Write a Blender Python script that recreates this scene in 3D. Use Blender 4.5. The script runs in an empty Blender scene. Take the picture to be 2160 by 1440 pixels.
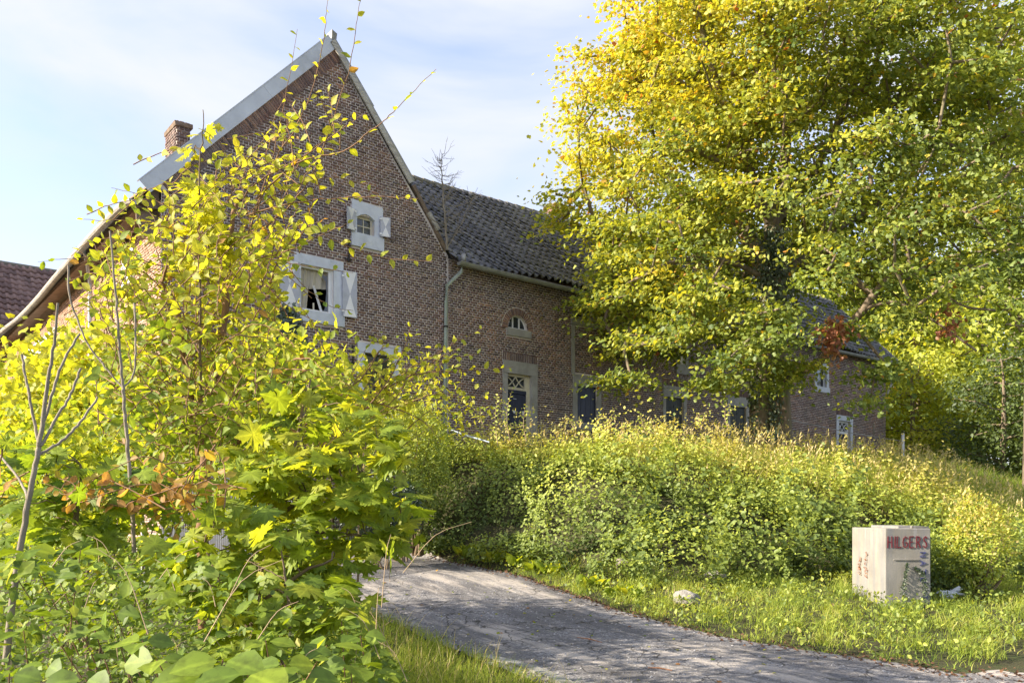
import bpy, math, random
import numpy as np
from math import radians as R
rng = np.random.default_rng(11); random.seed(11)
S = bpy.context.scene
# ------------------------------------------------------------------ camera, sky, sun, exposure
EYE = 1.6; F = 1790.0; HZ = 1095.0
cam_d = bpy.data.cameras.new('camera'); cam = bpy.data.objects.new('camera', cam_d)
S.collection.objects.link(cam); S.camera = cam
cam.location = (0, 0, EYE); cam.rotation_euler = (R(90), 0, 0)
cam_d.sensor_width = 36; cam_d.lens = F/2160*36; cam_d.shift_y = (HZ-720)/2160
cam_d.clip_start = 0.05; cam_d.clip_end = 2000
S.view_settings.view_transform = 'Standard'; S.view_settings.look = 'None'
S.view_settings.gamma = 1; S.view_settings.use_curve_mapping = False
S.view_settings.exposure = 2.3
SUN_EL = 27.0; SD = np.array([-0.972, -0.235])
w = bpy.data.worlds.new('World'); S.world = w; w.use_nodes = True
nt = w.node_tree; N = nt.nodes; L = nt.links
N.clear()
out = N.new('ShaderNodeOutputWorld'); bg = N.new('ShaderNodeBackground')
sky = N.new('ShaderNodeTexSky'); sky.sky_type = 'NISHITA'; sky.sun_disc = False
sky.sun_elevation = R(SUN_EL); sky.sun_rotation = math.atan2(SD[0], SD[1])
sky.air_density = 1.0; sky.dust_density = 1.2; sky.ozone_density = 1.2
bg.inputs[1].default_value = 0.12
tc = N.new('ShaderNodeTexCoord'); mp = N.new('ShaderNodeMapping')
mp.inputs['Scale'].default_value = (0.9, 0.9, 3.2); mp.inputs['Rotation'].default_value = (0, R(-14), 0)
no = N.new('ShaderNodeTexNoise'); no.inputs['Scale'].default_value = 2.1; no.inputs['Detail'].default_value = 6
no.inputs['Roughness'].default_value = 0.5; no.inputs['Distortion'].default_value = 0.5
cr = N.new('ShaderNodeValToRGB'); cr.color_ramp.elements[0].position = 0.36; cr.color_ramp.elements[1].position = 0.60
mx = N.new('ShaderNodeMixRGB'); mx.inputs[2].default_value = (1.58, 1.64, 1.8, 1)
ml = N.new('ShaderNodeMath'); ml.operation = 'MULTIPLY_ADD'; ml.inputs[1].default_value = 0.80; ml.inputs[2].default_value = 0.18
L.new(tc.outputs['Generated'], mp.inputs[0]); L.new(mp.outputs[0], no.inputs['Vector'])
L.new(no.outputs[0], cr.inputs[0]); L.new(cr.outputs[0], ml.inputs[0]); L.new(ml.outputs[0], mx.inputs[0])
tn = N.new('ShaderNodeMixRGB'); tn.blend_type = 'MULTIPLY'; tn.inputs[0].default_value = 1; tn.inputs[2].default_value = (.70, .63, .67, 1)
L.new(sky.outputs[0], tn.inputs[1]); L.new(tn.outputs[0], mx.inputs[1]); L.new(mx.outputs[0], bg.inputs[0]); L.new(bg.outputs[0], out.inputs[0])
sl = bpy.data.lights.new('sun', 'SUN'); sl.energy = 2.8; sl.angle = R(0.6); sl.color = (1, 0.86, 0.66)
so = bpy.data.objects.new('sun', sl); S.collection.objects.link(so)
from mathutils import Vector
sdir = Vector((SD[0]*math.cos(R(SUN_EL)), SD[1]*math.cos(R(SUN_EL)), math.sin(R(SUN_EL))))
so.rotation_euler = sdir.to_track_quat('Z', 'Y').to_euler(); so.location = (-20, 0, 30)

# ------------------------------------------------------------------ helpers
def px(x, y, Y): return np.array([(x-1080)/F*Y, Y, EYE+(HZ-y)/F*Y])
def link(o): S.collection.objects.link(o); return o
def tag(o, label=None, cat=None, group=None, kind=None):
    if label: o['label'] = label
    if cat: o['category'] = cat
    if group: o['group'] = group
    if kind: o['kind'] = kind
    return o
def empty(name, loc=(0,0,0), rz=0, **k):
    o = link(bpy.data.objects.new(name, None)); o.location = loc; o.rotation_euler = (0,0,rz); o.empty_display_size = .3
    return tag(o, **k)
def smooth(x): x = np.clip(x, 0, 1); return x*x*(3-2*x)
def ip(x, xs, ys): return np.interp(x, xs, ys)

class Mat:
    def __init__(s, name, rough=0.85):
        s.m = bpy.data.materials.new(name); s.m.use_nodes = True
        s.nt = s.m.node_tree; s.N = s.nt.nodes; s.L = s.nt.links
        s.b = s.N['Principled BSDF']; s.b.inputs['Roughness'].default_value = rough
        s.b.inputs['Specular IOR Level'].default_value = 0.3
    def n(s, t, **k):
        o = s.N.new('ShaderNode'+t)
        for a, v in k.items():
            if hasattr(o, a) and a not in ('Scale',): setattr(o, a, v)
            else: o.inputs[a].default_value = v
        return o
    def noise(s, scale, detail=4, rough=.55, vec=None, stretch=None):
        o = s.n('TexNoise'); o.inputs['Scale'].default_value = scale; o.inputs['Detail'].default_value = detail
        o.inputs['Roughness'].default_value = rough
        if vec is None:
            vec = s.n('TexCoord').outputs['Object']
        if stretch:
            m = s.n('Mapping'); m.inputs['Scale'].default_value = stretch; s.L.new(vec, m.inputs[0]); vec = m.outputs[0]
        s.L.new(vec, o.inputs['Vector']); return o.outputs[0]
    def ramp(s, fac, stops):
        o = s.n('ValToRGB'); e = o.color_ramp.elements
        while len(e) < len(stops): e.new(0.5)
        for k, (p, c) in enumerate(stops): e[k].position = p; e[k].color = (*c, 1)
        s.L.new(fac, o.inputs[0]); return o.outputs[0]
    def mix(s, fac, a, b, mode='MIX'):
        o = s.n('MixRGB'); o.blend_type = mode
        for k, v in ((0, fac), (1, a), (2, b)):
            if isinstance(v, (int, float)): o.inputs[k].default_value = v
            elif isinstance(v, tuple): o.inputs[k].default_value = (*v, 1)
            else: s.L.new(v, o.inputs[k])
        return o.outputs[0]
    def bump(s, h, strength=.5, dist=.01):
        o = s.n('Bump'); o.inputs['Strength'].default_value = strength; o.inputs['Distance'].default_value = dist
        s.L.new(h, o.inputs['Height']); s.L.new(o.outputs[0], s.b.inputs['Normal'])
    def col(s, c):
        if isinstance(c, tuple): s.b.inputs['Base Color'].default_value = (*c, 1)
        else: s.L.new(c, s.b.inputs['Base Color'])
        return s
def simple(name, c, rough=.8, var=.25, scale=6, bump=0.3, dirt=None, stretch=None, metal=0, bd=.004):
    m = Mat(name, rough); n = m.noise(scale, 5, .6, stretch=stretch)
    a = tuple(v*(1-var) for v in c); b = tuple(min(1, v*(1+var)) for v in c)
    k = m.ramp(n, [(0.3, a), (0.7, b)])
    if dirt:
        n2 = m.noise(scale*.35, 6, .7, stretch=stretch); f = m.ramp(n2, [(0.5, (0,0,0)), (0.72, (1,1,1))])
        k = m.mix(f, k, dirt)
    m.col(k); m.b.inputs['Metallic'].default_value = metal
    if bump: m.bump(m.noise(scale*8, 4, .6, stretch=stretch), bump, bd)
    return m.m
def leaf_mat(name, stops, trans=.45, tstops=None, gloss=.025, rough=.55):
    """two sided leaf: diffuse + light let through + thin sheen; colour from each leaf's own 'tint'"""
    m = Mat(name); at = m.n('Attribute'); at.attribute_name = 'tint'
    c = m.ramp(at.outputs['Fac'], stops)
    g_ = m.n('NewGeometry').outputs['Position']; n = m.ramp(m.noise(28, 4, .7, vec=g_), [(.30, (.62,.60,.50)), (.55, (1.05,1.05,1.05))]); c = m.mix(1.0, c, n, 'MULTIPLY')
    av = m.n('Attribute'); av.attribute_name = 'vein'; vf = m.ramp(av.outputs['Fac'], [(.80, (0,0,0)), (.95, (.45,.45,.45))]); c = m.mix(vf, c, m.mix(1.0, c, (1.8,1.7,1.9), 'MULTIPLY'))
    d = m.n('BsdfDiffuse'); t = m.n('BsdfTranslucent'); g = m.n('BsdfGlossy'); g.inputs['Roughness'].default_value = rough
    g.inputs['Color'].default_value = (.9, .95, 1, 1)
    m.L.new(c, d.inputs['Color'])
    tcol = m.mix(1.0, c, (1.5, 1.35, .55), 'MULTIPLY'); m.L.new(tcol, t.inputs['Color'])
    a = m.n('MixShader'); a.inputs[0].default_value = trans; m.L.new(d.outputs[0], a.inputs[1]); m.L.new(t.outputs[0], a.inputs[2])
    b = m.n('MixShader'); b.inputs[0].default_value = gloss; m.L.new(a.outputs[0], b.inputs[1]); m.L.new(g.outputs[0], b.inputs[2])
    m.L.new(b.outputs[0], m.N['Material Output'].inputs['Surface']); return m.m

class MB:
    def __init__(s): s.v = []; s.f = []; s.m = []
    def add(s, vs, fs, m=0):
        b = len(s.v); s.v += [tuple(map(float, p)) for p in vs]; s.f += [tuple(b+i for i in f) for f in fs]; s.m += [m]*len(fs); return s
    def box(s, x0, x1, y0, y1, z0, z1, m=0, j=0):
        vs = [(x, y, z) for x in (x0, x1) for y in (y0, y1) for z in (z0, z1)]
        if j: vs = [tuple(c+random.uniform(-j, j) for c in p) for p in vs]
        return s.add(vs, [(0,1,3,2),(4,6,7,5),(0,4,5,1),(2,3,7,6),(0,2,6,4),(1,5,7,3)], m)
    def prism(s, poly, y0, y1, m=0):           # poly in (x,z)
        n = len(poly); vs = [(p[0], y0, p[1]) for p in poly]+[(p[0], y1, p[1]) for p in poly]
        return s.add(vs, [tuple(range(n)), tuple(range(2*n-1, n-1, -1))]+[(i, i+n, (i+1) % n+n, (i+1) % n) for i in range(n)], m)
    def tube(s, pts, r, n=8, m=0, cap=True):
        pts = [np.array(p, float) for p in pts]; rr = r if hasattr(r, '__len__') else [r]*len(pts)
        vs = []; fs = []
        for i, p in enumerate(pts):
            d = pts[min(i+1, len(pts)-1)]-pts[max(i-1, 0)]; d /= np.linalg.norm(d)+1e-9
            a = np.array([0, 0, 1.]) if abs(d[2]) < .9 else np.array([1., 0, 0]); e1 = np.cross(d, a); e1 /= np.linalg.norm(e1); e2 = np.cross(d, e1)
            for k in range(n):
                t = 2*math.pi*k/n; vs.append(p+rr[i]*(math.cos(t)*e1+math.sin(t)*e2))
        for i in range(len(pts)-1):
            for k in range(n): fs.append((i*n+k, i*n+(k+1) % n, (i+1)*n+(k+1) % n, (i+1)*n+k))
        if cap: fs += [tuple(range(n-1, -1, -1)), tuple(range((len(pts)-1)*n, len(pts)*n))]
        return s.add(vs, fs, m)
    def build(s, name, mats, parent=None, smooth=False, **k):
        me = bpy.data.meshes.new(name); me.from_pydata(s.v, [], s.f)
        for m in (mats if isinstance(mats, (list, tuple)) else [mats]): me.materials.append(m)
        if any(s.m): me.polygons.foreach_set('material_index', s.m)
        if smooth: me.polygons.foreach_set('use_smooth', [True]*len(s.f))
        o = link(bpy.data.objects.new(name, me)); o.parent = parent
        return tag(o, **k)
def tri_mesh(name, V, T, mats, parent=None, tint=None, mi=None, smooth=False, mesh_only=False, **k):
    me = bpy.data.meshes.new(name); nV = len(V); T = np.asarray(T); q = T.shape[1]
    me.vertices.add(nV); me.vertices.foreach_set('co', np.asarray(V, np.float32).ravel())
    me.loops.add(T.size); me.loops.foreach_set('vertex_index', T.astype(np.int32).ravel())
    me.polygons.add(len(T)); me.polygons.foreach_set('loop_start', np.arange(0, T.size, q, dtype=np.int32))
    me.polygons.foreach_set('loop_total', np.full(len(T), q, np.int32))
    for m in (mats if isinstance(mats, (list, tuple)) else [mats]): me.materials.append(m)
    if mi is not None: me.polygons.foreach_set('material_index', np.asarray(mi, np.int32))
    if tint is not None:
        tint = np.asarray(tint, np.float32)
        if tint.ndim == 2:
            b = me.attributes.new('vein', 'FLOAT', 'POINT'); b.data.foreach_set('value', np.ascontiguousarray(tint[:, 1])); tint = np.ascontiguousarray(tint[:, 0])
        a = me.attributes.new('tint', 'FLOAT', 'POINT'); a.data.foreach_set('value', tint)
    if smooth: me.polygons.foreach_set('use_smooth', np.ones(len(T), bool))
    me.update(calc_edges=True); me.validate()
    if mesh_only: return me
    o = link(bpy.data.objects.new(name, me)); o.parent = parent
    return tag(o, **k)
# leaf templates: x = width, y = along the leaf, z = normal; unit length
def fan(outline, zc=.0, curl=-.12):
    o = [(0, .42, zc)]+[(x, y, curl*(abs(x)*1.3+max(0, y-.5)*.9)) for x, y in outline]; n = len(outline)
    return np.array(o), np.array([(0, 1+i, 1+(i+1) % n) for i in range(n)])
OV = (np.array([(0,0,0),(.20,.18,.03),(.30,.45,.05),(.2,.75,.02),(0,1,-.12),(-.2,.75,.02),(-.30,.45,.05),(-.20,.18,.03),(0,.28,-.02),(0,.6,-.03)]),
      np.array([(0,1,8),(1,2,8),(2,9,8),(2,3,9),(3,4,9),(4,5,9),(5,6,9),(6,8,9),(6,7,8),(7,0,8)]))
_mp = [(0,0),(.09,.07),(.30,-.07),(.27,.06),(.43,.09),(.33,.19),(.38,.25),(.62,.30),(.50,.37),(.58,.49),(.41,.45),(.33,.49),(.43,.63),(.36,.71),(.27,.60),(.19,.62),(.25,.80),(.13,.79),(0,1.02)]
MAP = fan(_mp+[(-x, y) for x, y in _mp[-2:0:-1]], .03)
_ms = [(0,0),(.42,.12),(.28,.4),(.36,.72),(0,1)]
MAPS = fan(_ms+[(-x, y) for x, y in _ms[-2:0:-1]], .04)
DIA = (np.array([(0,0,0),(.32,.45,.06),(0,1,-.08),(-.32,.45,.06)]), np.array([(0,1,2),(0,2,3)]))
SML = (np.array([(0,0,0),(.33,.35,.07),(.2,.8,.0),(0,1,-.06),(-.2,.8,.0),(-.33,.35,.07),(0,.45,-.02)]),
       np.array([(0,1,6),(1,2,6),(2,3,6),(3,4,6),(4,5,6),(5,0,6)]))
def tvein(tpl):
    tv = tpl[0]; r = np.linalg.norm(tv[:, :2]-[0, .42], axis=1)
    if len(tv) == len(MAP[0]): v = np.clip((r-.30)/.28, 0, 1); v[0] = 1; v[1] = 1; return v
    return (np.abs(tv[:, 0]) < 1e-4).astype(float)
def unit(a): return a/(np.linalg.norm(a, axis=-1, keepdims=True)+1e-9)
def leaves(tpl, P, D, Nn, size, tint):
    """P base points, D growth direction, Nn normals -> verts, tris, tints"""
    tv, tf = tpl; P = np.asarray(P, float); D = unit(np.asarray(D, float)); Nn = np.asarray(Nn, float)
    X = unit(np.cross(D, Nn)); Z = np.cross(X, D); sz = np.asarray(size, float)[:, None, None]
    V = P[:, None, :]+sz*(tv[None, :, 0:1]*X[:, None]+tv[None, :, 1:2]*D[:, None]+tv[None, :, 2:3]*Z[:, None])
    n, k = len(P), len(tv); V = V+rng.normal(size=V.shape)*.028*sz
    T = (tf[None]+(np.arange(n)*k)[:, None, None]).reshape(-1, 3)
    return V.reshape(-1, 3), T, np.stack([np.repeat(np.asarray(tint, float), k), np.tile(tvein(tpl), n)], 1)
def merge(parts):
    V = []; T = []; C = []; b = 0
    for v, t, c in parts: V.append(v); T.append(t+b); C.append(c); b += len(v)
    return np.concatenate(V), np.concatenate(T), np.concatenate(C)
def rdir(n, up=0.0, spread=1.0):
    d = rng.normal(size=(n, 3))*spread; d[:, 2] += up; return unit(d)
def branches(name, edges, mat, parent, n=5, **k):
    """edges: list of (p0,p1,r0,r1) -> one bark mesh"""
    A = np.array([e[0] for e in edges]); B = np.array([e[1] for e in edges]); r0 = np.array([e[2] for e in edges]); r1 = np.array([e[3] for e in edges])
    d = unit(B-A); up = np.where(np.abs(d[:, 2:3]) < .9, [[0, 0, 1.]], [[1., 0, 0]]); e1 = unit(np.cross(d, up)); e2 = np.cross(d, e1)
    th = 2*math.pi*np.arange(n)/n; ring = np.cos(th)[None, :, None]*e1[:, None]+np.sin(th)[None, :, None]*e2[:, None]
    V = np.concatenate([A[:, None]+ring*r0[:, None, None], (B+d*r1[:, None]*.3)[:, None]+ring*r1[:, None, None]], 1)
    i = np.arange(n); q = np.stack([i, (i+1) % n, (i+1) % n+n, i+n], 1)
    T = (q[None]+(np.arange(len(A))*2*n)[:, None, None]).reshape(-1, 4)
    return tri_mesh(name, V.reshape(-1, 3), T, mat, parent, smooth=True, **k)
def poly_edges(pts, r0, r1):
    pts = [np.array(p, float) for p in pts]; n = len(pts)-1
    return [(pts[i], pts[i+1], r0+(r1-r0)*i/n, r0+(r1-r0)*(i+1)/n) for i in range(n)]
def smoothline(pts, n=6, wob=0.0):
    pts = np.array(pts, float)
    if len(pts) < 3: t = np.linspace(0, 1, n)[:, None]; o = pts[0]*(1-t)+pts[-1]*t
    else:
        P = np.vstack([2*pts[0]-pts[1], pts, 2*pts[-1]-pts[-2]]); o = []
        for i in range(1, len(P)-2):
            for t in np.linspace(0, 1, n, endpoint=False):
                o.append(.5*((2*P[i])+(-P[i-1]+P[i+1])*t+(2*P[i-1]-5*P[i]+4*P[i+1]-P[i+2])*t*t+(-P[i-1]+3*P[i]-3*P[i+1]+P[i+2])*t**3))
        o.append(P[-2]); o = np.array(o)
    if wob: o[1:-1] += rng.normal(size=(len(o)-2, 3))*wob
    return o
def grow(base_nodes, base_par, targets, step=.6, wob=.06, lift=.25):
    """connect every target to the nearest limb; returns nodes, parents"""
    P = [np.array(p, float) for p in base_nodes]; par = list(base_par); root = P[0]
    order = np.argsort(np.linalg.norm((targets-P[-1])*[1, 1, .8], axis=1))
    for k in order:
        t = targets[k]; A = np.array(P); d = A-t
        cost = np.linalg.norm(d, axis=1)+np.maximum(0, A[:, 2]-t[2])*.8
        j = int(np.argmin(cost)); a = P[j]; L_ = np.linalg.norm(t-a); n = max(1, int(L_/step)); cur = j
        for i in range(1, n+1):
            f = i/n; p = a*(1-f)+t*f; p = p+np.array([0, 0, lift*L_*f*(1-f)])+(rng.normal(size=3)*wob if i < n else 0)
            P.append(p); par.append(cur); cur = len(P)-1
    return np.array(P), np.array(par)
def limb_edges(P, par, rtop, rmin=.012, power=.48, floor=None):
    n = len(P); cnt = np.zeros(n); has = np.zeros(n, bool)
    for i in range(n):
        if par[i] >= 0: has[par[i]] = True
    for i in range(n-1, 0, -1):
        if not has[i]: cnt[i] += 1
        cnt[par[i]] += cnt[i]
    r = rtop*(cnt/cnt[0])**power; r = np.maximum(r, rmin)
    return [(P[par[i]], P[i], min(r[par[i]], r[i]*1.35), r[i]) for i in range(1, n)]

# ------------------------------------------------------------------ ground shape
FX = [-30, -6, -4.4, -3.2, -1.7, 0, 1.67, 3.5, 5.45, 7.4, 12, 30]
FY = [40, 27, 21, 18.6, 16.8, 15.2, 14.0, 13.7, 13.9, 13.9, 14.0, 14.4]
def G(x, y):
    x = np.asarray(x, float); y = np.asarray(y, float)
    B = np.clip(.09*(y-8), -0.0, 1.5)
    B = np.where(x < -2, np.maximum(B, np.minimum(1.5, B)), B)
    d = (y-ip(x, FX, FY))/ip(x, [-4, 2, 5, 9], [1.6, 3.7, 4.4, 4.2])
    P = ip(x-(y-18)*.75, [4, 7, 9, 11, 14, 30], [2.85, 2.5, 1.9, 1.25, 1.0, .6])+.055*np.clip(y-18, 0, 40)
    P = P+np.clip(y-40, 0, 60)*.02
    z = B+(np.maximum(P, B)-B)*smooth(d)
    # the near left corner, where the brambles grow, lies a little lower than the drive
    return z
def to_ground(x, y):
    r = (x-1080)/F; s = (y-HZ)/F; lo = 1.0
    for Y in np.arange(1.5, 60, .05):
        if EYE-s*Y <= float(G(r*Y, Y)): break
    return np.array([r*Y, Y, float(G(r*Y, Y))])
# ------------------------------------------------------------------ materials
M = {}
M['mortar'] = simple('lime_mortar', (.62,.56,.52), .95, .12, 3, .5, dirt=(.42,.38,.35))
def brick_mat(name, per_object=False, warm=0.0):
    m = Mat(name, .9)
    if per_object: r = m.n('ObjectInfo').outputs['Random']
    else: r = m.n('NewGeometry').outputs['Random Per Island']
    c = m.ramp(r, [(0, (.055,.044,.047)), (.2, (.092,.068,.066)), (.42, (.115,.086,.080)), (.62, (.085,.070,.072)), (.8, (.135,.102,.088)), (.93, (.165,.115,.088)), (1, (.085,.082,.085))])
    m.N[-1].color_ramp.interpolation = 'LINEAR'
    big = m.noise(.55, 4, .6); f = m.ramp(big, [(.45, (0,0,0)), (.7, (1,1,1))])
    c = m.mix(f, c, m.mix(1.0, c, (1.65, 1.25, 1.0), 'MULTIPLY'))
    n = m.noise(14, 5, .7); c = m.mix(.5, c, m.ramp(n, [(.25, (.35,.35,.35)), (.75, (1, 1, 1))]), 'MULTIPLY')
    st = m.noise(1.3, 6, .7, stretch=(1, 1, .3)); g = m.ramp(st, [(.55, (0,0,0)), (.72, (1,1,1))])
    c = m.mix(m.mix(.45, (0,0,0), g), c, (.24,.22,.20))
    st2 = m.noise(.8, 6, .7, stretch=(1.4, 1, .35)); g3 = m.ramp(st2, [(.56, (0,0,0)), (.72, (1,1,1))]); c = m.mix(m.mix(.6, (0,0,0), g3), c, (.045,.042,.04))
    lc = m.noise(40, 2, .8); g2 = m.ramp(lc, [(.70, (0,0,0)), (.74, (1,1,1))]); c = m.mix(m.mix(.5, (0,0,0), g2), c, (.30,.30,.27))
    if warm: c = m.mix(warm, c, (.34,.22,.14))
    m.col(m.mix(1.0, c, (1.75,1.68,1.68), 'MULTIPLY')); m.bump(m.noise(90, 4, .7), .6, .004); return m.m
M['brick'] = brick_mat('brick_laid'); M['brick1'] = brick_mat('brick_single', True); M['brick_warm'] = brick_mat('brick_sun_tinted', False, .45)  # the warm copy has sunlight mixed into the brick colour
M['zinc'] = simple('zinc_sheet', (.50,.53,.57), .45, .10, 2.5, .15, dirt=(.33,.35,.37), metal=.25)
M['zinc_old'] = simple('old_zinc', (.30,.31,.32), .5, .25, 6, .3, dirt=(.20,.21,.16), metal=.2)
M['pipe_green'] = simple('mossy_pipe', (.33,.38,.34), .7, .2, 8, .3, dirt=(.22,.30,.15), stretch=(1,1,.2))
def tile_mat(name, per_object, stops, moss):
    m = Mat(name, .55)
    r = m.n('ObjectInfo').outputs['Random'] if per_object else m.n('NewGeometry').outputs['Random Per Island']
    c = m.ramp(r, stops); n = m.noise(9, 5, .7); c = m.mix(.45, c, m.ramp(n, [(.3, (.45,.45,.45)), (.7, (1.0,1.0,1.0))]), 'MULTIPLY')
    g = m.ramp(m.noise(1.6, 5, .7), [(.55, (0,0,0)), (.75, (1,1,1))]); c = m.mix(m.mix(.5, (0,0,0), g), c, moss)
    m.col(c); m.bump(m.noise(70, 3, .6), .4, .004); return m.m
TS = [(0, (.13,.135,.16)), (.7, (.19,.195,.225)), (1, (.27,.275,.295))]
M['tile'] = tile_mat('slate_blue_tile', False, TS, (.16,.165,.14)); M['tile1'] = tile_mat('slate_blue_tile_single', True, TS, (.16,.165,.14))
M['redtile'] = tile_mat('red_tile', False, [(0, (.16,.105,.10)), (.5, (.23,.15,.14)), (1, (.31,.21,.19))], (.22,.17,.16))
M['stone'] = simple('grey_limestone', (.34,.335,.32), .85, .18, 5, .5, dirt=(.25,.25,.21))
M['stone_p'] = simple('painted_stone', (.56,.60,.68), .8, .10, 4, .4, dirt=(.38,.42,.47))
M['white'] = simple('flaking_white_paint', (.74,.75,.77), .6, .06, 5, .3, dirt=(.58,.59,.60))
M['cream'] = simple('cream_paint', (.62,.58,.46), .6, .08, 7, .3, dirt=(.45,.40,.30))
M['lilac'] = simple('pale_grey_paint', (.43,.45,.52), .6, .08, 6, .3, dirt=(.35,.37,.42))
M['navy'] = simple('navy_paint', (.022,.027,.055), .4, .25, 6, .3, stretch=(4,1,.5))
M['darkgreen'] = simple('grey_green_boards', (.055,.065,.065), .6, .3, 5, .5, stretch=(6,1,.5), dirt=(.09,.085,.07))
M['boards'] = simple('weathered_board', (.42,.41,.38), .85, .25, 6, .6, stretch=(1,1,6), dirt=(.22,.20,.17))
M['rot'] = simple('rotten_timber', (.17,.13,.10), .95, .4, 9, .6)
M['dark'] = simple('room_shade', (.012,.013,.018), .9, .3, 3, 0)
M['iron'] = simple('black_iron', (.03,.028,.028), .7, .3, 12, .3)
M['curtain'] = simple('beige_curtain', (.50,.46,.38), .9, .12, 8, .3, stretch=(6,1,1))
M['soffit'] = simple('old_soffit', (.20,.15,.11), .9, .3, 6, .4)
gm = Mat('window_glass', .06); gm.col((.03,.035,.045)); gm.b.inputs['Specular IOR Level'].default_value = .8
gm.bump(gm.noise(3, 2), .15, .02); M['glass'] = gm.m
M['moss'] = simple('ridge_mortar', (.17,.165,.14), .95, .3, 12, .6)

# ------------------------------------------------------------------ the farmhouse (local x along the facade, y into the house, z up)
D0 = 17.0; CX, CY = -.4134*D0, D0; U = (.7782, .6280); V_ = (-.6280, .7782)
house = empty('farmhouse', (CX, CY, 0), math.atan2(U[1], U[0]), label='long abandoned brown brick farmhouse with steep gable end and dark tiled roof', cat='farmhouse')
def fT(x, y=0.0):      # photo column -> distance along the facade plane lying y behind it
    r = (x-1080)/F; X0 = CX+V_[0]*y; Y0 = CY+V_[1]*y; return (r*Y0-X0)/(U[0]-r*U[1])
def fZ(x, yy, y=0.0):
    t = fT(x, y); return EYE+(HZ-yy)/F*(CY+V_[1]*y+U[1]*t)
def fP(x, yy, y=0.0): return (fT(x, y), y, fZ(x, yy, y))
def sS(x, off=0.0):    # same for the side wall running back from the corner; off = distance out from it
    r = (x-1080)/F; X0 = CX-U[0]*off; Y0 = CY-U[1]*off; return (X0-r*Y0)/(r*V_[1]-V_[0])
def sZ(x, yy, off=0.0): s = sS(x, off); return EYE+(HZ-yy)/F*(CY-U[1]*off+V_[1]*s)
LG = fT(945); LH = fT(1868); DEP = 5.86; TA = fT(705); ZA = fZ(705, 92)-.12
ZE = 8.18; ZR = 11.3; BZ = 0.8
XL = -0.0; ZLE = fZ(340, 386)      # left eave height where the rake meets the corner
def top_z(x):
    if x <= TA: return ZLE+(ZA-ZLE)*(x/TA)
    if x <= LG: return ip(x, [TA, fT(865), LG], [ZA, fZ(865, 398), ZE+.05])
    return ZE-.02
# openings: x0,x1,z0,z1 (rectangles cut right through the wall) and the stone round each
op = {}
def opening(k, xa, xb, ztop_y, zbot_y, xt=None):
    x0, x1 = fT(xa), fT(xb); op[k] = (x0, x1, fZ(xa, zbot_y), fZ(xa, ztop_y)); return op[k]
opening('w1', 752, 789, 452, 491); opening('w2', 634, 703, 556, 652); opening('w3', 768, 830, 743, 868)
opening('d1', 1070, 1121, 786, 950); opening('w4', 1212, 1250, 638, 668); opening('d2', 1217, 1259, 812, 890)
opening('d3', 1404, 1441, 836, 925); opening('d4', 1539, 1573, 855, 925)
opening('w5', 1431, 1446, 716, 768); opening('w6', 1530, 1563, 698, 738); opening('w7', 1722, 1743, 772, 814); opening('d5', 1768, 1793, 886, 960)
lx0, lx1 = fT(1071), fT(1113); lzs = fZ(1071, 691); LR = (lx1-lx0)/2; lcx = (lx0+lx1)/2; LH_ = fZ(1092, 665)-fZ(1092, 694)
op['lun'] = (lx0, lx1, lzs, lzs+LH_)
def lun_z(x): return lzs+LH_*math.sqrt(max(0, 1-((x-lcx)/LR)**2))
# stone frames (outer rects) that bricks must not cover: name -> (left,right,lintel height,sill height)
sur = {'w1': (.13,.22,.30,.32), 'w2': (.16,.24,.22,.26), 'w3': (.18,.20,.22,.22), 'd1': (.16,.20,.33,0), 'w4': (.14,.14,.14,.22), 'd2': (.17,.16,.30,.2),
       'd3': (.14,.15,.36,.2), 'd4': (.15,.15,.34,.2), 'w5': (.12,.12,.15,.3), 'w6': (.14,.14,.15,.2), 'w7': (.13,.16,.16,.2), 'd5': (.16,.17,.2,0)}
outer = {k: (op[k][0]-a, op[k][1]+b, op[k][2]-s_, op[k][3]+l) for k, (a, b, l, s_) in sur.items()}
outer['lun'] = (lx0-.06, lx1+.10, lzs-.22, lzs)
# mortar wall with the openings left out
def wall_cols(x0, x1, ops, topf, zb, extra=()):
    xs = sorted(set([x0, x1]+[a for o in ops for a in o[:2]]+list(extra))); V = []; Fq = []
    xs = [x for x in xs if x0-1e-6 <= x <= x1+1e-6]
    for a, b in zip(xs[:-1], xs[1:]):
        if b-a < 1e-5: continue
        m = (a+b)/2; iv = sorted([(o[2], o[3]) for o in ops if o[0] < m < o[1]]); z = zb; segs = []
        for lo, hi in iv: segs.append((z, lo, z, lo)); z = hi
        segs.append((z, topf(a), z, topf(b)))
        for l0, h0, l1, h1 in segs:
            k = len(V); V += [(a, 0, l0), (b, 0, l1), (b, 0, h1), (a, 0, h0)]; Fq.append((k, k+1, k+2, k+3))
    return V, Fq
rects = [v for k, v in op.items() if k != 'lun']
wm = MB(); ext = [TA, LG, LG+1e-4]+list(np.linspace(lx0, lx1, 13))
lun_rects = []
ls = np.linspace(lx0, lx1, 13)
for a, b in zip(ls[:-1], ls[1:]): lun_rects.append((a, b, lzs, lun_z((a+b)/2)))
vs, fs = wall_cols(0, LH, rects+lun_rects, top_z, BZ, ext); wm.add(vs, fs)
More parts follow.
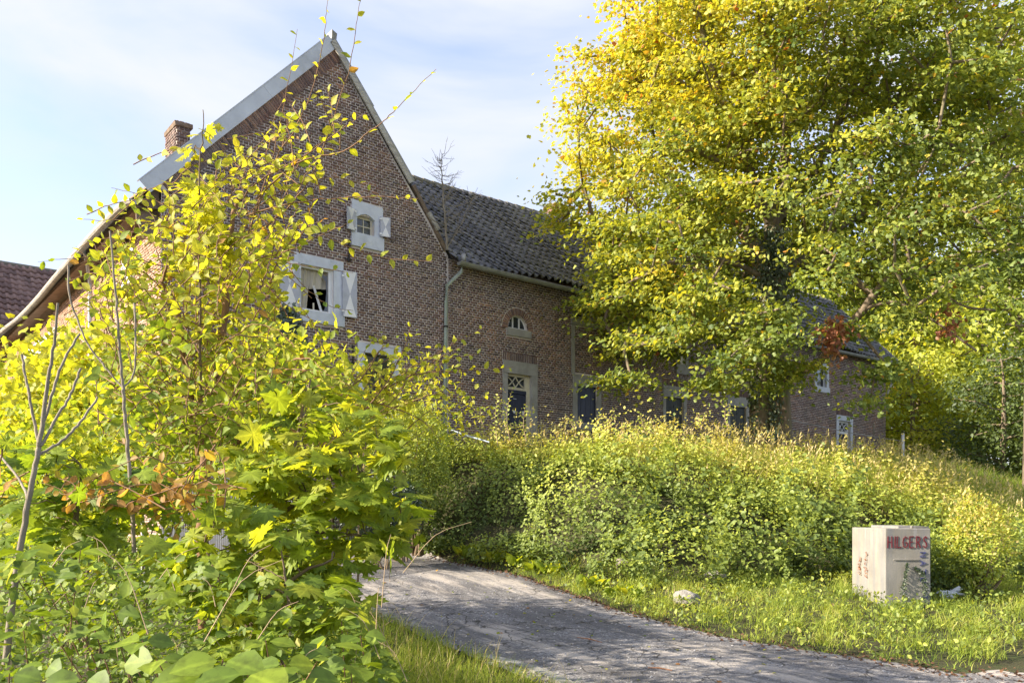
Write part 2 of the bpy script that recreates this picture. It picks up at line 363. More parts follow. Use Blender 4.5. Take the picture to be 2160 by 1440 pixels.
for o in rects+[op['lun']]:          # reveals
    x0, x1, z0, z1 = o; d = .22
    if o is op['lun']:
        for a, b in zip(ls[:-1], ls[1:]):
            za, zb_ = lun_z(a), lun_z(b); wm.add([(a,0,za),(b,0,zb_),(b,d,zb_),(a,d,za)], [(0,1,2,3)])
    else: wm.add([(x0,0,z0),(x0,0,z1),(x0,d,z1),(x0,d,z0),(x1,0,z0),(x1,0,z1),(x1,d,z1),(x1,d,z0)], [(0,1,2,3),(4,7,6,5),(1,5,6,2)])
SL = 24.0
side_top = lambda s: 7.9+.35*smooth(s/8.0)
so_ = [(sS(117), sS(58)+.2, 3.0, 6.75), (sS(283), sS(262), sZ(272, 600), sZ(272, 530))]
vs, fs = wall_cols(0, SL, so_, lambda s: 8.0 if s > 0.3 else 8.0, BZ, ())
wm.add([(0, v[0], v[2]) for v in vs], [f[::-1] for f in fs])
for o in so_:                        # dark reveals of the side openings
    y0, y1, z0, z1 = o; d = .3
    wm.add([(0,y0,z0),(0,y0,z1),(d,y0,z1),(d,y0,z0),(0,y1,z0),(0,y1,z1),(d,y1,z1),(d,y1,z0)], [(0,1,2,3),(4,7,6,5),(1,2,6,5)])
wm.add([(LH, 0, BZ), (LH, DEP, BZ), (LH, DEP, ZE), (LH, DEP/2, ZR-.1), (LH, 0, ZE)], [(0,1,2,3,4)])
wm.add([(LG, DEP, BZ), (LH, DEP, BZ), (LH, DEP, ZE), (LG, DEP, ZE)], [(3,2,1,0)])
wm.add([(LG, DEP, BZ), (LG, SL, BZ), (LG, SL, ZE-.6), (LG, DEP, ZE-.6)], [(0,1,2,3)])
wm.add([(0, SL, BZ), (LG, SL, BZ), (LG, SL, ZE-.6), (TA, SL, ZA-.1), (0, SL, ZLE-.2)], [(4,3,2,1,0)])
wm.build('wall', M['mortar'], house)
# near-black boxes and sheets behind the openings; indoor shade put into the colour
dk = MB()
for k, o in op.items():
    x0, x1, z0, z1 = o
    dk.add([(x0-.02,.22,z0-.02),(x1+.02,.22,z0-.02),(x1+.02,.22,z1+.02),(x0-.02,.22,z1+.02),(x0-.02,1.2,z0-.02),(x1+.02,1.2,z0-.02),(x1+.02,1.2,z1+.02),(x0-.02,1.2,z1+.02)],
           [(4,7,6,5),(0,4,5,1),(3,2,6,7),(0,3,7,4),(1,5,6,2)])
for y0, y1, z0, z1 in so_: dk.add([(.3,y0,z0),(.3,y1,z0),(.3,y1,z1),(.3,y0,z1)], [(0,1,2,3)])
dk.build('room', M['dark'], house, kind='stuff')

# bricks, laid in cross bond, each one a body of its own standing proud of the mortar
CO = .0625
def free_iv(x0, x1, z0, z1, blocks):
    iv = [(x0, x1)]
    for b in blocks:
        if b[2] < z1-.004 and b[3] > z0+.004:
            n = []
            for a, c in iv:
                if b[0] >= c or b[1] <= a: n.append((a, c)); continue
                if b[0]-a > .03: n.append((a, b[0]))
                if c-b[1] > .03: n.append((b[1], c))
            iv = n
    return iv
def lay(x0, x1f, z0, z1, blocks, course=CO):
    B = []; row = 0; z = z0
    while z < z1:
        xa, xb = x1f(z); 
        if xb-xa > .05:
            head = row % 2; L_ = .116 if head else .232; off = (.058 if head else (0 if row % 4 == 0 else .116)) 
            for a, b in free_iv(max(xa, x0), xb, z, z+course, blocks(z, z+course)):
                k = math.floor((a-off)/L_)
                while True:
                    p = off+k*L_; q = p+L_; k += 1
                    if p >= b: break
                    p = max(p, a); q = min(q, b)
                    if q-p > .035: B.append((p+.009, q-.009, z+.0085, z+course-.0085))
        z += course; row += 1
    return np.array(B)
def brick_geo(B, proud=.012, jit=.0022, dip=None):
    n = len(B); pr = -rng.uniform(proud*.5, proud*1.25, n); V = np.zeros((n, 8, 3))
    for i, (xi, zi) in enumerate(((0, 2), (1, 2), (1, 3), (0, 3))):
        V[:, i, 0] = B[:, xi]; V[:, i, 2] = B[:, zi]; V[:, i+4, 0] = B[:, xi]; V[:, i+4, 2] = B[:, zi]
        V[:, i, 1] = pr; V[:, i+4, 1] = .004
    V[:, :4] += rng.normal(size=(n, 4, 3))*jit; V[:, :4, 0] += (np.array([1, -1, -1, 1])*.003)
    Fq = np.array([(0,1,2,3),(0,4,5,1),(1,5,6,2),(2,6,7,3),(3,7,4,0)])
    return V.reshape(-1, 3), (Fq[None]+(np.arange(n)*8)[:, None, None]).reshape(-1, 4)
outs = list(outer.values())
arch_out = .215
def fblocks(z0, z1):
    bl = [b for b in outs if b[2] < z1 and b[3] > z0]
    zm = (z0+z1)/2
    if lzs-.001 < zm < lzs+LH_+arch_out:      # round the lunette arch
        f = math.sqrt(max(0, 1-((zm-lzs)/(LH_+arch_out))**2)); h = (LR+arch_out)*f; bl.append((lcx-h, lcx+h, z0, z1))
    for k, h in (('d1', .23), ('d3', .22), ('d4', .22), ('d5', .22)):       # soldier courses over the lintels
        o = outer[k]; 
        if o[3]-.01 < zm < o[3]+h: bl.append((o[0], o[1], z0, z1))
    return bl
def rake_x(z):
    lo = 0.0 if z < ZLE else (z-ZLE)/(ZA-ZLE)*TA
    xr, zr = fT(865), fZ(865, 398)
    hi = LG if z < ZE else (ip(z, [ZE, zr, ZA], [LG, xr, TA]))
    return lo, hi
def gable_ext(z):
    a, b = rake_x(z+CO); m = .20 if z > ZLE-.3 else 0
    return a+(m if z > ZLE-.15 else 0), b-.03
Bg = lay(0, gable_ext, 1.4, ZA, fblocks); Bl = lay(LG, lambda z: (LG, LH), 2.4, ZE-.03, fblocks)
def dist_cam(B):
    x = CX+U[0]*B[:, 0]; y = CY+U[1]*B[:, 0]; return np.sqrt(x*x+y*y+(B[:, 2]-EYE)**2), 1080+F*x/y, HZ-F*(B[:, 2]-EYE)/y
dg, pxg, pyg = dist_cam(Bg)
# the 300 whole bricks that show largest and free of leaves: right half of the gable
cand = np.where((pxg > 735) & (pxg < 905) & (pyg > 585) & (pyg < 705) & (Bg[:, 1]-Bg[:, 0] > .2))[0]
cand = cand[np.argsort(dg[cand])][:300]; rest = np.setdiff1d(np.arange(len(Bg)), cand)
bshapes = []
for q in range(6):
    V, Q = brick_geo(np.array([[-.107, .107, -.0228, .0228]])); bshapes.append(tri_mesh('brick', V, Q, M['brick1'], mesh_only=True))
for i, k in enumerate(cand):
    o = link(bpy.data.objects.new('brick', bshapes[i % 6])); o.parent = house
    o.location = ((Bg[k, 0]+Bg[k, 1])/2, 0, (Bg[k, 2]+Bg[k, 3])/2)
V, Q = brick_geo(np.vstack([Bg[rest], Bl])); 
# soldier courses, rake course and arch ring
sb = MB()
for k, h in (('d1', .23), ('d3', .22), ('d4', .22), ('d5', .22)):
    o = outer[k]; n = int((o[1]-o[0])/.062)
    for i in range(n):
        a = o[0]+(o[1]-o[0])*i/n; sb.box(a+.010, a+(o[1]-o[0])/n-.010, -.014, .004, o[3]+.01, o[3]+h-.01, j=.002)
rl = math.hypot(TA, ZA-ZLE); n = int(rl/.066); dx, dz = TA/rl, (ZA-ZLE)/rl
for i in range(n):
    a = (i+.14)*rl/n; b = (i+.86)*rl/n
    P = [(a*dx+.02*dz, ZLE+a*dz-.02*dx), (a*dx+.26*dz, ZLE+a*dz-.26*dx), (b*dx+.26*dz, ZLE+b*dz-.26*dx), (b*dx+.02*dz, ZLE+b*dz-.02*dx)]
    sb.prism(P, -.016, .004)
for i in range(24):
    t0, t1 = math.pi*(i+.14)/24, math.pi*(i+.86)/24
    q = []
    for t, e in ((t0, .01), (t0, arch_out-.02), (t1, arch_out-.02), (t1, .01)):
        q.append((lcx+math.cos(t)*(LR+e), lzs+math.sin(t)*(LH_+e)))
    sb.prism(q, -.018 if i % 2 else -.012, .004)
sb.build('arch_brick', M['brick'], house, kind='stuff')
tri_mesh('brickwork', V, Q, M['brick'], house, kind='stuff')
# side wall in the sun
def sblocks(z0, z1): return [b for b in [(o[0], o[1], o[2], o[3]) for o in so_]+[(sS(119), sS(54), 6.75, 7.25)]]
Bs = lay(0, lambda z: (0, SL), 1.0, 7.95, sblocks)
V, Q = brick_geo(Bs); V = V[:, [1, 0, 2]]; tri_mesh('side_brickwork', V, Q[:, ::-1], M['brick_warm'], house, kind='stuff')

# ------------------------------------------------------------------ stone surrounds, windows, doors
def surround(parent, k, m, proud=.025, arched=False, jamb_to=None):
    x0, x1, z0, z1 = op[k]; a, b, l, s_ = sur[k]; zj = z0 if jamb_to is None else jamb_to
    if arched:
        q = [(x0-a, z1+l+.02), (x0-a, z1-.06)]+[(x0+(x1-x0)*i/8, z1-.06+.1*math.sin(math.pi*i/8)) for i in range(9)]+[(x1+b, z1-.06), (x1+b, z1+l-.02)]
        lt = MB().prism(q, -proud-.006, .2).build('lintel', m, parent)
        zt = z1-.062
    else:
        MB().box(x0-a, x1+b, -proud-.006, .2, z1, z1+l, j=.004).build('lintel', m, parent); zt = z1-.002
    for p, q in ((x0-a, x0), (x1, x1+b)): MB().box(p, q, -proud, .2, zj, zt, j=.003).build('jamb', m, parent)
    if s_: MB().box(x0-a-.02, x1+b+.02, -proud-.03, .2, z0-s_, z0-.002, j=.004).build('sill', m, parent)
def sash(k, m, parent=None, nx=2, nz=2, y=.09, bar=.022, fr=.05, name='window', zlo=None, split=None):
    x0, x1, z0, z1 = op[k]; z0 = zlo if zlo is not None else z0; b = MB()
    b.box(x0, x0+fr, y, y+.05, z0, z1); b.box(x1-fr, x1, y, y+.05, z0, z1)
    b.box(x0+fr, x1-fr, y+.002, y+.048, z0, z0+fr); b.box(x0+fr, x1-fr, y+.002, y+.048, z1-fr, z1)
    for i in range(1, nx): c = x0+(x1-x0)*i/nx; b.box(c-bar/2, c+bar/2, y+.006, y+.044, z0+fr, z1-fr)
    for i in range(1, nz): c = z0+(z1-z0)*i/nz; b.box(x0+fr, x1-fr, y+.010, y+.040, c-bar/2, c+bar/2)
    w_ = b.build(name, m, parent or house)
    for i in range(nx):
        for j in range(nz):
            a0 = x0+(x1-x0)*i/nx+(bar/2 if i else fr); a1 = x0+(x1-x0)*(i+1)/nx-(bar/2 if i < nx-1 else fr)
            c0 = z0+(z1-z0)*j/nz+(bar/2 if j else fr); c1 = z0+(z1-z0)*(j+1)/nz-(bar/2 if j < nz-1 else fr)
            MB().box(a0, a1, y+.022, y+.028, c0, c1).build('pane', M['glass'], w_)
    return w_
def shutter(parent, x0, x1, z0, z1, y=-.07, skew=0.0, label=None, flip=1):
    """board shutter painted with an hourglass; skew swings its outer edge off the wall"""
    b = MB(); b.box(x0, x1, y, y+.03, z0, z1); cx, cz = (x0+x1)/2, (z0+z1)/2; e = y-.003
    for tri in (((x0+.02, z0+.01), (x1-.02, z0+.01), (cx, cz)), ((x0+.02, z1-.01), (cx, cz), (x1-.02, z1-.01))):
        b.add([(p[0], e, p[1]) for p in tri]+[(p[0], y, p[1]) for p in tri], [(0,1,2),(3,5,4),(0,3,4,1),(1,4,5,2),(2,5,3,0)], 1)
    for z in (z0+.12*(z1-z0), z1-.12*(z1-z0)):
        hx = x1 if flip > 0 else x0
        b.box(hx-.03, hx+.03, y-.012, y-.002, z-.02, z+.02, 2)
    b.v = [(p[0], p[1]-skew*((x1-p[0]) if flip > 0 else (p[0]-x0)), p[2]) for p in b.v]
    return b.build('shutter', [M['lilac'], M['white'], M['white']], parent, label=label)
w1 = sash('w1', M['cream']); w1['label'] = 'small four pane window high in the gable'
surround(w1, 'w1', M['stone_p'], .03, True)
shutter(w1, fT(726), fT(746), fZ(726, 485), fZ(726, 438), -.09, .25, flip=1); shutter(w1, fT(799), fT(817), fZ(799, 500), fZ(799, 459), -.09, .25, flip=-1)
# the big broken window
x0, x1, z0, z1 = op['w2']; b = MB(); y = .06
b.box(x0, x0+.04, y, y+.05, z0, z1); b.box(x1-.09, x1-.03, y, y+.05, z0, z1); b.box(x0+.04, x1-.09, y+.003, y+.047, z0, z0+.05); b.box(x0+.04, x1-.09, y+.003, y+.047, z1-.05, z1)
b.box(x1-.03, x1, y-.03, y+.05, z0, z1); b.box(x0+.04, x1-.12, y-.10, y-.005, z0-.0, z0+.028)
w2 = b.build('window', M['white'], house, label='broken window with torn curtains and fallen glazing bar')
surround(w2, 'w2', M['stone_p'], .03)
cu = MB(); cy = .16; wd = x1-x0; hh = z1-z0
def cloth(pts):
    n = 14; L_ = [(x0+wd*a[0], z0+hh*a[1]) for a in pts[0]]; Rr = [(x0+wd*a[0], z0+hh*a[1]) for a in pts[1]]
    vs = []; fs = []
    for j in range(n+1):
        f = j/n; l0 = np.array(L_[0])*(1-f)+np.array(L_[1])*f; r0 = np.array(Rr[0])*(1-f)+np.array(Rr[1])*f
        for i in range(n+1):
            g = i/n; p = l0*(1-g)+r0*g; vs.append((p[0], cy+.02*math.sin(g*17+f*2), p[1]))
    for j in range(n):
        for i in range(n): a = j*(n+1)+i; fs.append((a, a+1, a+n+2, a+n+1))
    cu.add(vs, fs)
cloth([[(.0, 1), (.0, 0)], [(.36, 1), (.27, 0)]]); cy = .18; cloth([[(.33, 1), (.36, .53)], [(.97, 1), (.97, .60)]])
cu.build('curtain', M['curtain'], w2)
MB().tube([(x0+wd*.45, .10, z0+hh*.60), (x0+wd*.70, .10, z0+.03)], .03, 4).build('glazing_bar', M['white'], w2)
MB().box(x0+wd*.44, x0+wd*.48, .11, .14, z0+.05, z0+.22).build('wood_splinter', M['cream'], w2)
gl = MB(); 
gl.add([(x1-.10,.085,z0+.05),(x1-.22,.085,z0+.05),(x1-.17,.085,z0+.12),(x1-.15,.085,z0+.3),(x1-.13,.085,z0+.5),(x1-.15,.085,z0+.75),(x1-.25,.085,z0+.86),(x1-.10,.085,z0+.88)], [tuple(range(8))])
gl.build('pane', M['glass'], w2)
shutter(w2, fT(588), fT(633)-.06, fZ(588, 646), fZ(588, 546), -.08, .0, flip=1); shutter(w2, fT(719)+.01, fT(748), fZ(719, 668), fZ(719, 571), -.08, .12, flip=-1)
w3 = sash('w3', M['darkgreen'], nx=2, nz=3); surround(w3, 'w3', M['stone_p'], .03)
# wall anchors
for x, ya, yb in ((733, 508, 552), (741, 728, 770), (680, 262, 282)):
    a = fP(x, ya); c = fP(x, yb); MB().tube([(a[0], -.05, a[2]), (a[0]+.03, -.05, (a[2]+c[2])/2), (a[0], -.05, c[2])], .02, 6).tube([(a[0]-.09, -.04, c[2]+.05), (a[0]+.09, -.04, c[2]+.05)], .018, 6).build('wall_anchor', M['iron'], house)
# door one with its round-bar fanlight
def fan_bars(b, x0, x1, z0, z1, y, r=.017):
    c = (x0+x1)/2; w_ = (x1-x0)/2; h = (z1-z0)
    for sx in (-1, 1):
        for up in (0, 1):
            q = []
            for i in range(13):
                t = i/12; x = c+sx*w_*t; zz = math.sin(t*math.pi/2)**1.0*h*.92; z = (z0+zz) if up else (z1-zz)
                q.append((x, y, z))
            b.tube(q, r, 5)
x0, x1, z0, z1 = op['d1']; zt = fZ(1070, 819); b = MB(); fx = x1-.12
b.box(x0, x0+.05, .08, .14, zt, z1); b.box(fx-.05, fx, .08, .14, zt, z1); b.box(x0+.05, fx-.05, .083, .137, z1-.06, z1); b.box(x0+.05, fx-.05, .083, .137, zt, zt+.07)
fan_bars(b, x0+.05, fx-.05, zt+.07, z1-.06, .10)
w_ = b.build('fanlight', M['cream'], house); MB().box(x0+.05, fx-.05, .118, .124, zt+.07, z1-.06).build('pane', M['glass'], w_)
surround(w_, 'd1', M['stone'], .03, jamb_to=2.4)
MB().box(fx, x1, .07, .15, 2.6, z1-.002).build('door_post', M['cream'], w_)
dr = MB(); dr.box(x0, fx, .09, .14, 2.6, zt-.11); dr.box(x0, fx, .075, .14, zt-.10, zt-.002)
for i in range(1, 6): c = x0+(fx-x0)*i/6; dr.box(c-.004, c+.004, .086, .092, 2.6, zt-.14)
d1 = dr.build('door', M['navy'], house, label='dark navy door below a fanlight')
hx, hz = x0+(fx-x0)*.42, fZ(1090, 868); MB().prism([(hx, hz-.05), (hx+.05, hz+.01), (hx+.035, hz+.045), (hx, hz+.025), (hx-.035, hz+.045), (hx-.05, hz+.01)], .078, .09).build('heart_sticker', M['white'], d1)
MB().box(x0+(fx-x0)*.80, x0+(fx-x0)*.88, .074, .09, hz-.05, hz+.045).build('lock_plate', M['white'], d1)
MB().box(x0+(fx-x0)*.38, x0+(fx-x0)*.53, .08, .09, fZ(1090, 841), fZ(1090, 841)+.022).build('letter_slot', M['lilac'], d1)
# lunette
b = MB(); q = [(lcx+math.cos(t)*(LR-.01), lzs+.01+math.sin(t)*(LH_-.01)) for t in np.linspace(0, math.pi, 17)]
b.tube([(p[0], .1, p[1]) for p in q], .028, 5); b.box(lx0, lx1, .075, .125, lzs, lzs+.05)
for f in (-.32, .32): x = lcx+f*LR; b.box(x-.022, x+.022, .08, .12, lzs+.05, lun_z(x)-.01)
lun = b.build('window', M['white'], house, label='half round window with three panes under a brick arch')
cuts = [lx0+.03, lcx-.32*LR-.022, lcx-.32*LR+.022, lcx+.32*LR-.022, lcx+.32*LR+.022, lx1-.03]
for i in (0, 2, 4):
    xs = np.linspace(cuts[i], cuts[i+1], 5); MB().prism([(xs[0], lzs+.05)]+[(x, lun_z(x)-.02) for x in xs]+[(xs[-1], lzs+.05)], .098, .104).build('pane', M['glass'], lun)
MB().box(lx0-.05, lx1+.10, -.05, .2, lzs-.20, lzs-.002, j=.004).build('sill', M['stone'], lun)
# others
w4 = sash('w4', M['cream'], nx=2, nz=1, y=.05); surround(w4, 'w4', M['stone'], .02)
a = outer['w4']; MB().box(a[0], a[0]+.14, -.02, .1, outer['d2'][3], a[2]-.01).build('jamb', M['stone'], w4)
def leaf_pair(k, name, m, label=None, n=2, zlo=None):
    x0, x1, z0, z1 = op[k]; z0 = zlo or z0; pc = None
    for i in range(n):
        a = x0+(x1-x0)*i/n; c = x0+(x1-x0)*(i+1)/n; b = MB(); b.box(a+.006, c-.006, .05, .09, z0, z1-.006)
        for j in range(1, 4): g = a+(c-a)*j/4; b.box(g-.005, g+.005, .045, .051, z0+.02, z1-.03)
        for z in (z0+.2*(z1-z0), z0+.8*(z1-z0)): b.box(a+.02, c-.02, .036, .049, z-.03, z+.03)
        o = b.build(name, m, house, label=label if i == 0 else None)
        if pc is None: pc = o
    surround(pc, k, M['stone'], .025)
leaf_pair('d2', 'window_shutter', M['navy'], n=1); leaf_pair('d3', 'window_shutter', M['darkgreen']); leaf_pair('d4', 'window_shutter', M['darkgreen'])
w5 = sash('w5', M['cream'], nx=1, nz=1); surround(w5, 'w5', M['stone'], .02)
a = outer['w5']; MB().box(a[0]-.05, a[0]+.35, -.06, -.03, op['w5'][2], op['w5'][3]).build('shutter', M['cream'], w5)
w6 = sash('w6', M['cream'], nx=2, nz=1); surround(w6, 'w6', M['stone'], .02)
w7 = sash('w7', M['white'], nx=1, nz=2); surround(w7, 'w7', M['stone_p'], .02)
x0, x1, z0, z1 = op['d5']; zt = fZ(1768, 913); b = MB(); b.box(x0, x0+.07, .08, .14, 3.3, z1); b.box(x1-.07, x1, .08, .14, 3.3, z1); b.box(x0+.07, x1-.07, .083, .137, z1-.07, z1); b.box(x0+.07, x1-.07, .083, .137, zt, zt+.09)
fan_bars(b, x0+.07, x1-.07, zt+.09, z1-.07, .10, .02); w8 = b.build('fanlight', M['white'], house)
MB().box(x0+.07, x1-.07, .118, .124, zt+.09, z1-.07).build('pane', M['glass'], w8); MB().box(x0+.07, x1-.07, .09, .13, 3.3, zt-.002).build('door', M['navy'], w8)
surround(w8, 'd5', M['stone_p'], .03, jamb_to=3.3)

# ------------------------------------------------------------------ roofs
def pantile(wd=.235, ln=.36, n=6, th=.045, rise=.06):
    """one S shaped pantile: x across, y up the slope, z out; lower edge thick"""
    V = []; 
    for j, y in enumerate((0, ln)):
        for i in range(n+1):
            f = i/n; z = rise*math.sin(f*2*math.pi*.98+.2)*(1 if True else 0)*.8+(.085 if j == 0 else 0)
            V.append((f*wd*1.04, y, z))
    k = len(V)
    for i in range(n+1): x, y, z = V[i]; V.append((x, y+.002, z-th))
    Fq = [(i, i+1, i+n+2, i+n+1) for i in range(n)]+[(i+1, i, k+i, k+i+1) for i in range(n)]
    return np.array(V), np.array(Fq)
def tile_roof(name, parent, x0, x1, eave, ridge, mats, wd, rowh, single=0, prefer=None, jig=.004, sgn=1):
    """rows of tiles from the eave (y,z) to the ridge (y,z); returns nothing"""
    (ye, ze), (yr, zr) = eave, ridge; L_ = math.hypot(yr-ye, zr-ze); up = np.array([0, (yr-ye)/L_, (zr-ze)/L_]); nr = np.array([0, -up[2], up[1]])*sgn
    ex = np.array([1., 0, 0]); rows = int((L_-.02)/rowh); rowh = (L_-.03)/rows; cols = int((x1-x0)/wd); P = []
    for r in range(rows):
        for c in range(cols):
            P.append(np.array([x0+c*wd, ye, ze])+up*(r*rowh)+nr*.03)
    P = np.array(P)
    # old roof: gentle sag and waves
    P += nr*(.05*np.sin(P[:, 0:1]*.55+1)+.03*np.sin(P[:, 0:1]*1.7+P[:, 2:3]*2))
    tv, tf = pantile(wd, rowh*1.25); n = len(P)
    Bm = np.stack([ex, up, nr], 0); W = tv@Bm
    Vv = P[:, None]+W[None]+rng.normal(size=(n, 1, 3))*jig
    tilt = rng.normal(size=n)*.012; Vv += tv[None, :, 1:2]*tilt[:, None, None]*nr
    one = []
    if single:
        pw = np.array([CX, CY])+P[:, :1]*np.array(U)+P[:, 1:2]*np.array(V_); pc = 1080+F*pw[:, 0]/pw[:, 1]; d = np.linalg.norm(pw, axis=1)
        ok = np.where((pc > prefer[0]) & (pc < prefer[1]))[0]; one = ok[np.argsort(d[ok])][:single]
        me = tri_mesh('roof_tile', W, tf, mats[1], mesh_only=True)
        for k in one:
            o = link(bpy.data.objects.new('roof_tile', me)); o.parent = parent; o.location = Vv[k, 0]-W[0]; o.rotation_euler = (random.gauss(0, .012), random.gauss(0, .02), random.gauss(0, .008))
    rest = np.setdiff1d(np.arange(n), one)
    return tri_mesh(name, Vv[rest].reshape(-1, 3), (tf[None]+(np.arange(len(rest))*len(tv))[:, None, None]).reshape(-1, 4), mats[0], parent, kind='stuff')
OV_ = .32
XE = fT(1890)
rf = MB(); ze0 = ZE+.02; sl_ = (ZR-ZE)/(DEP/2)
rf.add([(LG+.02, -OV_, ZE-OV_*.55), (XE, -OV_, ZE-OV_*.55), (XE, DEP/2, ZR-.12), (LG+.02, DEP/2, ZR-.12), (LG+.02, DEP+.3, ZE-.2), (XE, DEP+.3, ZE-.2)], [(0,1,2,3),(3,2,5,4)])
rf.build('roof', M['rot'], house)
tile_roof('tile_field', house, LG-.05, XE-.1, (-OV_, ZE-OV_*.4), (DEP/2, ZR), [M['tile'], M['tile1']], .225, .272, 300, (965, 1230))
rd = MB()
x = LG-1.6; 
while x < XE-.1:
    rd.tube([(x, DEP/2, ZR+.0+.03*math.sin(x*.6)), (x+.36, DEP/2, ZR+.0+.03*math.sin((x+.36)*.6))], [.13, .105], 8); x += .34
rd.build('ridge_tiles', M['moss'], house, kind='stuff')
# board under the verge at the far end, bracket
MB().prism([(0, 0), (1, 0), (1, .1), (0, .1)], 0, .1)
vb = MB(); vb.add([(XE, -OV_, ZE-OV_*.55-.12), (XE, DEP/2, ZR-.14), (XE, DEP/2, ZR+.05), (XE, -OV_, ZE-OV_*.55+.06), (XE+.04, -OV_, ZE-OV_*.55-.12), (XE+.04, DEP/2, ZR-.14), (XE+.04, DEP/2, ZR+.05), (XE+.04, -OV_, ZE-OV_*.55+.06)],
    [(0,1,2,3),(4,7,6,5),(0,4,5,1),(3,2,6,7),(0,3,7,4),(1,5,6,2)]); vb.build('verge_board', M['boards'], house)
MB().tube([(XE-.05, -.1, ZE-.3), (LH+.02, -.05, ZE-1.4)], .05, 5).build('eave_bracket', M['boards'], house)
# gable wing roof: two slopes behind the gable wall
gr = MB(); xl = -.45; zl = ZLE+(ZA-ZLE)*(xl/TA); Y1 = SL+.4
gr.add([(xl, -.02, zl), (TA, -.02, ZA), (TA, Y1, ZA), (xl, Y1, zl), (LG+.15, -.02, ZE+.02), (LG+.15, Y1, ZE+.02)], [(0,3,2,1),(1,2,5,4)])
gr.add([(xl, 0, zl-.12), (.0, 0, zl-.05), (.0, Y1, zl-.05), (xl, Y1, zl-.12)], [(0,1,2,3)], 1)
gr.build('wing_roof', [M['tile'], M['soffit']], house)
MB().prism([(-.44, zl-.02), (0, ZLE-.02), (0, ZLE-1.0), (-.30, zl-.62), (-.44, zl-.30)], .12, .16).build('eave_board', M['soffit'], house)
# left slope zinc verge
a = np.array([-.24, ZLE+(ZA-ZLE)*(-.24/TA)]); e = np.array([TA+.02, ZA+.03]); d = (e-a)/np.linalg.norm(e-a); nn = np.array([-d[1], d[0]]); L_ = np.linalg.norm(e-a)
seg = [0, .30, .62, 1.0]
for i in range(3):
    p, q = a+d*L_*seg[i]+d*(.006 if i else 0), a+d*L_*seg[i+1]
    MB().prism([tuple(p-nn*.02), tuple(q-nn*.02), tuple(q+nn*.265), tuple(p+nn*.265)], -.07, -.055).prism([tuple(p+nn*.267), tuple(q+nn*.267), tuple(q+nn*.285), tuple(p+nn*.285)], -.08, .06).build('verge_flashing', M['zinc'], house)
# right rake: grey weathered boards with rotten underlayer and broken tail
def rake_pt(x, y): return np.array([fT(x), fZ(x, y)])
ra = [rake_pt(701, 88), rake_pt(780, 230), rake_pt(866, 386)]
for i in range(2):
    p, q = ra[i], ra[i+1]; d = (q-p)/np.linalg.norm(q-p); nn = np.array([d[1], -d[0]]); nn = nn if nn[0] > 0 else -nn
    MB().prism([tuple(p-nn*.10), tuple(q-nn*.10), tuple(q+nn*.02), tuple(p+nn*.02)], -.10, -.06, 0).build('verge_board', M['boards'], house)
    MB().prism([tuple(p+nn*.022), tuple(q+nn*.022), tuple(q+nn*.09), tuple(p+nn*.06)], -.09, .3, 0).build('verge_batten', M['zinc_old'], house)
p, q = rake_pt(869, 392), rake_pt(937, 530); d = (q-p)/np.linalg.norm(q-p); nn = np.array([-d[1], d[0]]); nn = nn if nn[0] > 0 else -nn
MB().prism([tuple(p-nn*.02), tuple(q-nn*.02), tuple(q+nn*.09), tuple(p+nn*.07)], -.05, .3).build('roof_edge', M['rot'], house)
p, q = rake_pt(897, 452), rake_pt(918, 488); MB().prism([tuple(p), tuple(q), tuple(q+nn*.11), tuple(p+nn*.11)], -.10, -.05).build('loose_board', M['boards'], house)
# ragged bit of ridge capping on the apex
MB().box(TA-.12, TA+.03, -.08, .4, ZA+.02, ZA+.34, j=.04).build('ridge_cap', M['zinc_old'], house)
# front gutter and downpipe
def gutter(pts, r, name, m, parent, n=7):
    pts = [np.array(p, float) for p in pts]; vs = []; fs = []
    for i, p in enumerate(pts):
        d = pts[min(i+1, len(pts)-1)]-pts[max(i-1, 0)]; h = np.array([d[1], -d[0], 0]); h /= np.linalg.norm(h)
        for rr in (r, r-.008):
            for k in range(n+1):
                t = math.pi*k/n; vs.append(p+h*math.cos(t)*rr-np.array([0, 0, 1])*math.sin(t)*rr)
    w_ = 2*(n+1)
    for i in range(len(pts)-1):
        for k in range(n): fs.append((i*w_+k, i*w_+k+1, (i+1)*w_+k+1, (i+1)*w_+k)); fs.append((i*w_+n+1+k, (i+1)*w_+n+1+k, (i+1)*w_+n+2+k, i*w_+n+2+k))
    for i in (0, len(pts)-1): fs.append(tuple(i*w_+k for k in range(n+1)))
    o = MB().add(vs, fs); 
    edge = [p+np.array([0, 0, .004]) for p in pts]
    h0 = np.array([0, 0, 0]); 
    d = pts[-1]-pts[0]; h = np.array([d[1], -d[0], 0]); h /= np.linalg.norm(h)
    o.tube([p+h*r for p in pts], .012, 5)
    return o.build(name, m, parent)
gp = [(x, -.44, ZE-.20-.06*math.sin((x-LG)/6)) for x in np.linspace(LG+.02, XE, 24)]
gutter(gp, .085, 'gutter', M['zinc_old'], house)
dp = [fP(957, 545), fP(958, 560), fP(955, 580), fP(938, 604), fP(937, 640), fP(935, 760), fP(934, 930)]
dd = [(p[0], -.42 if i < 2 else (-.36 if i == 2 else -.09), p[2]) for i, p in enumerate(dp)]
MB().tube(smoothline(dd[:2], 2), .062, 10).build('downpipe', M['zinc_old'], house, smooth=True); MB().tube(dd[1:5]+dd[5:], .048, 10).build('downpipe', M['pipe_green'], house, smooth=True)
for yy in (690, 820): p = fP(936, yy); MB().tube([(p[0], -.09, p[2]-.02), (p[0], -.09, p[2]+.02)], .058, 10).build('pipe_clip', M['iron'], house)
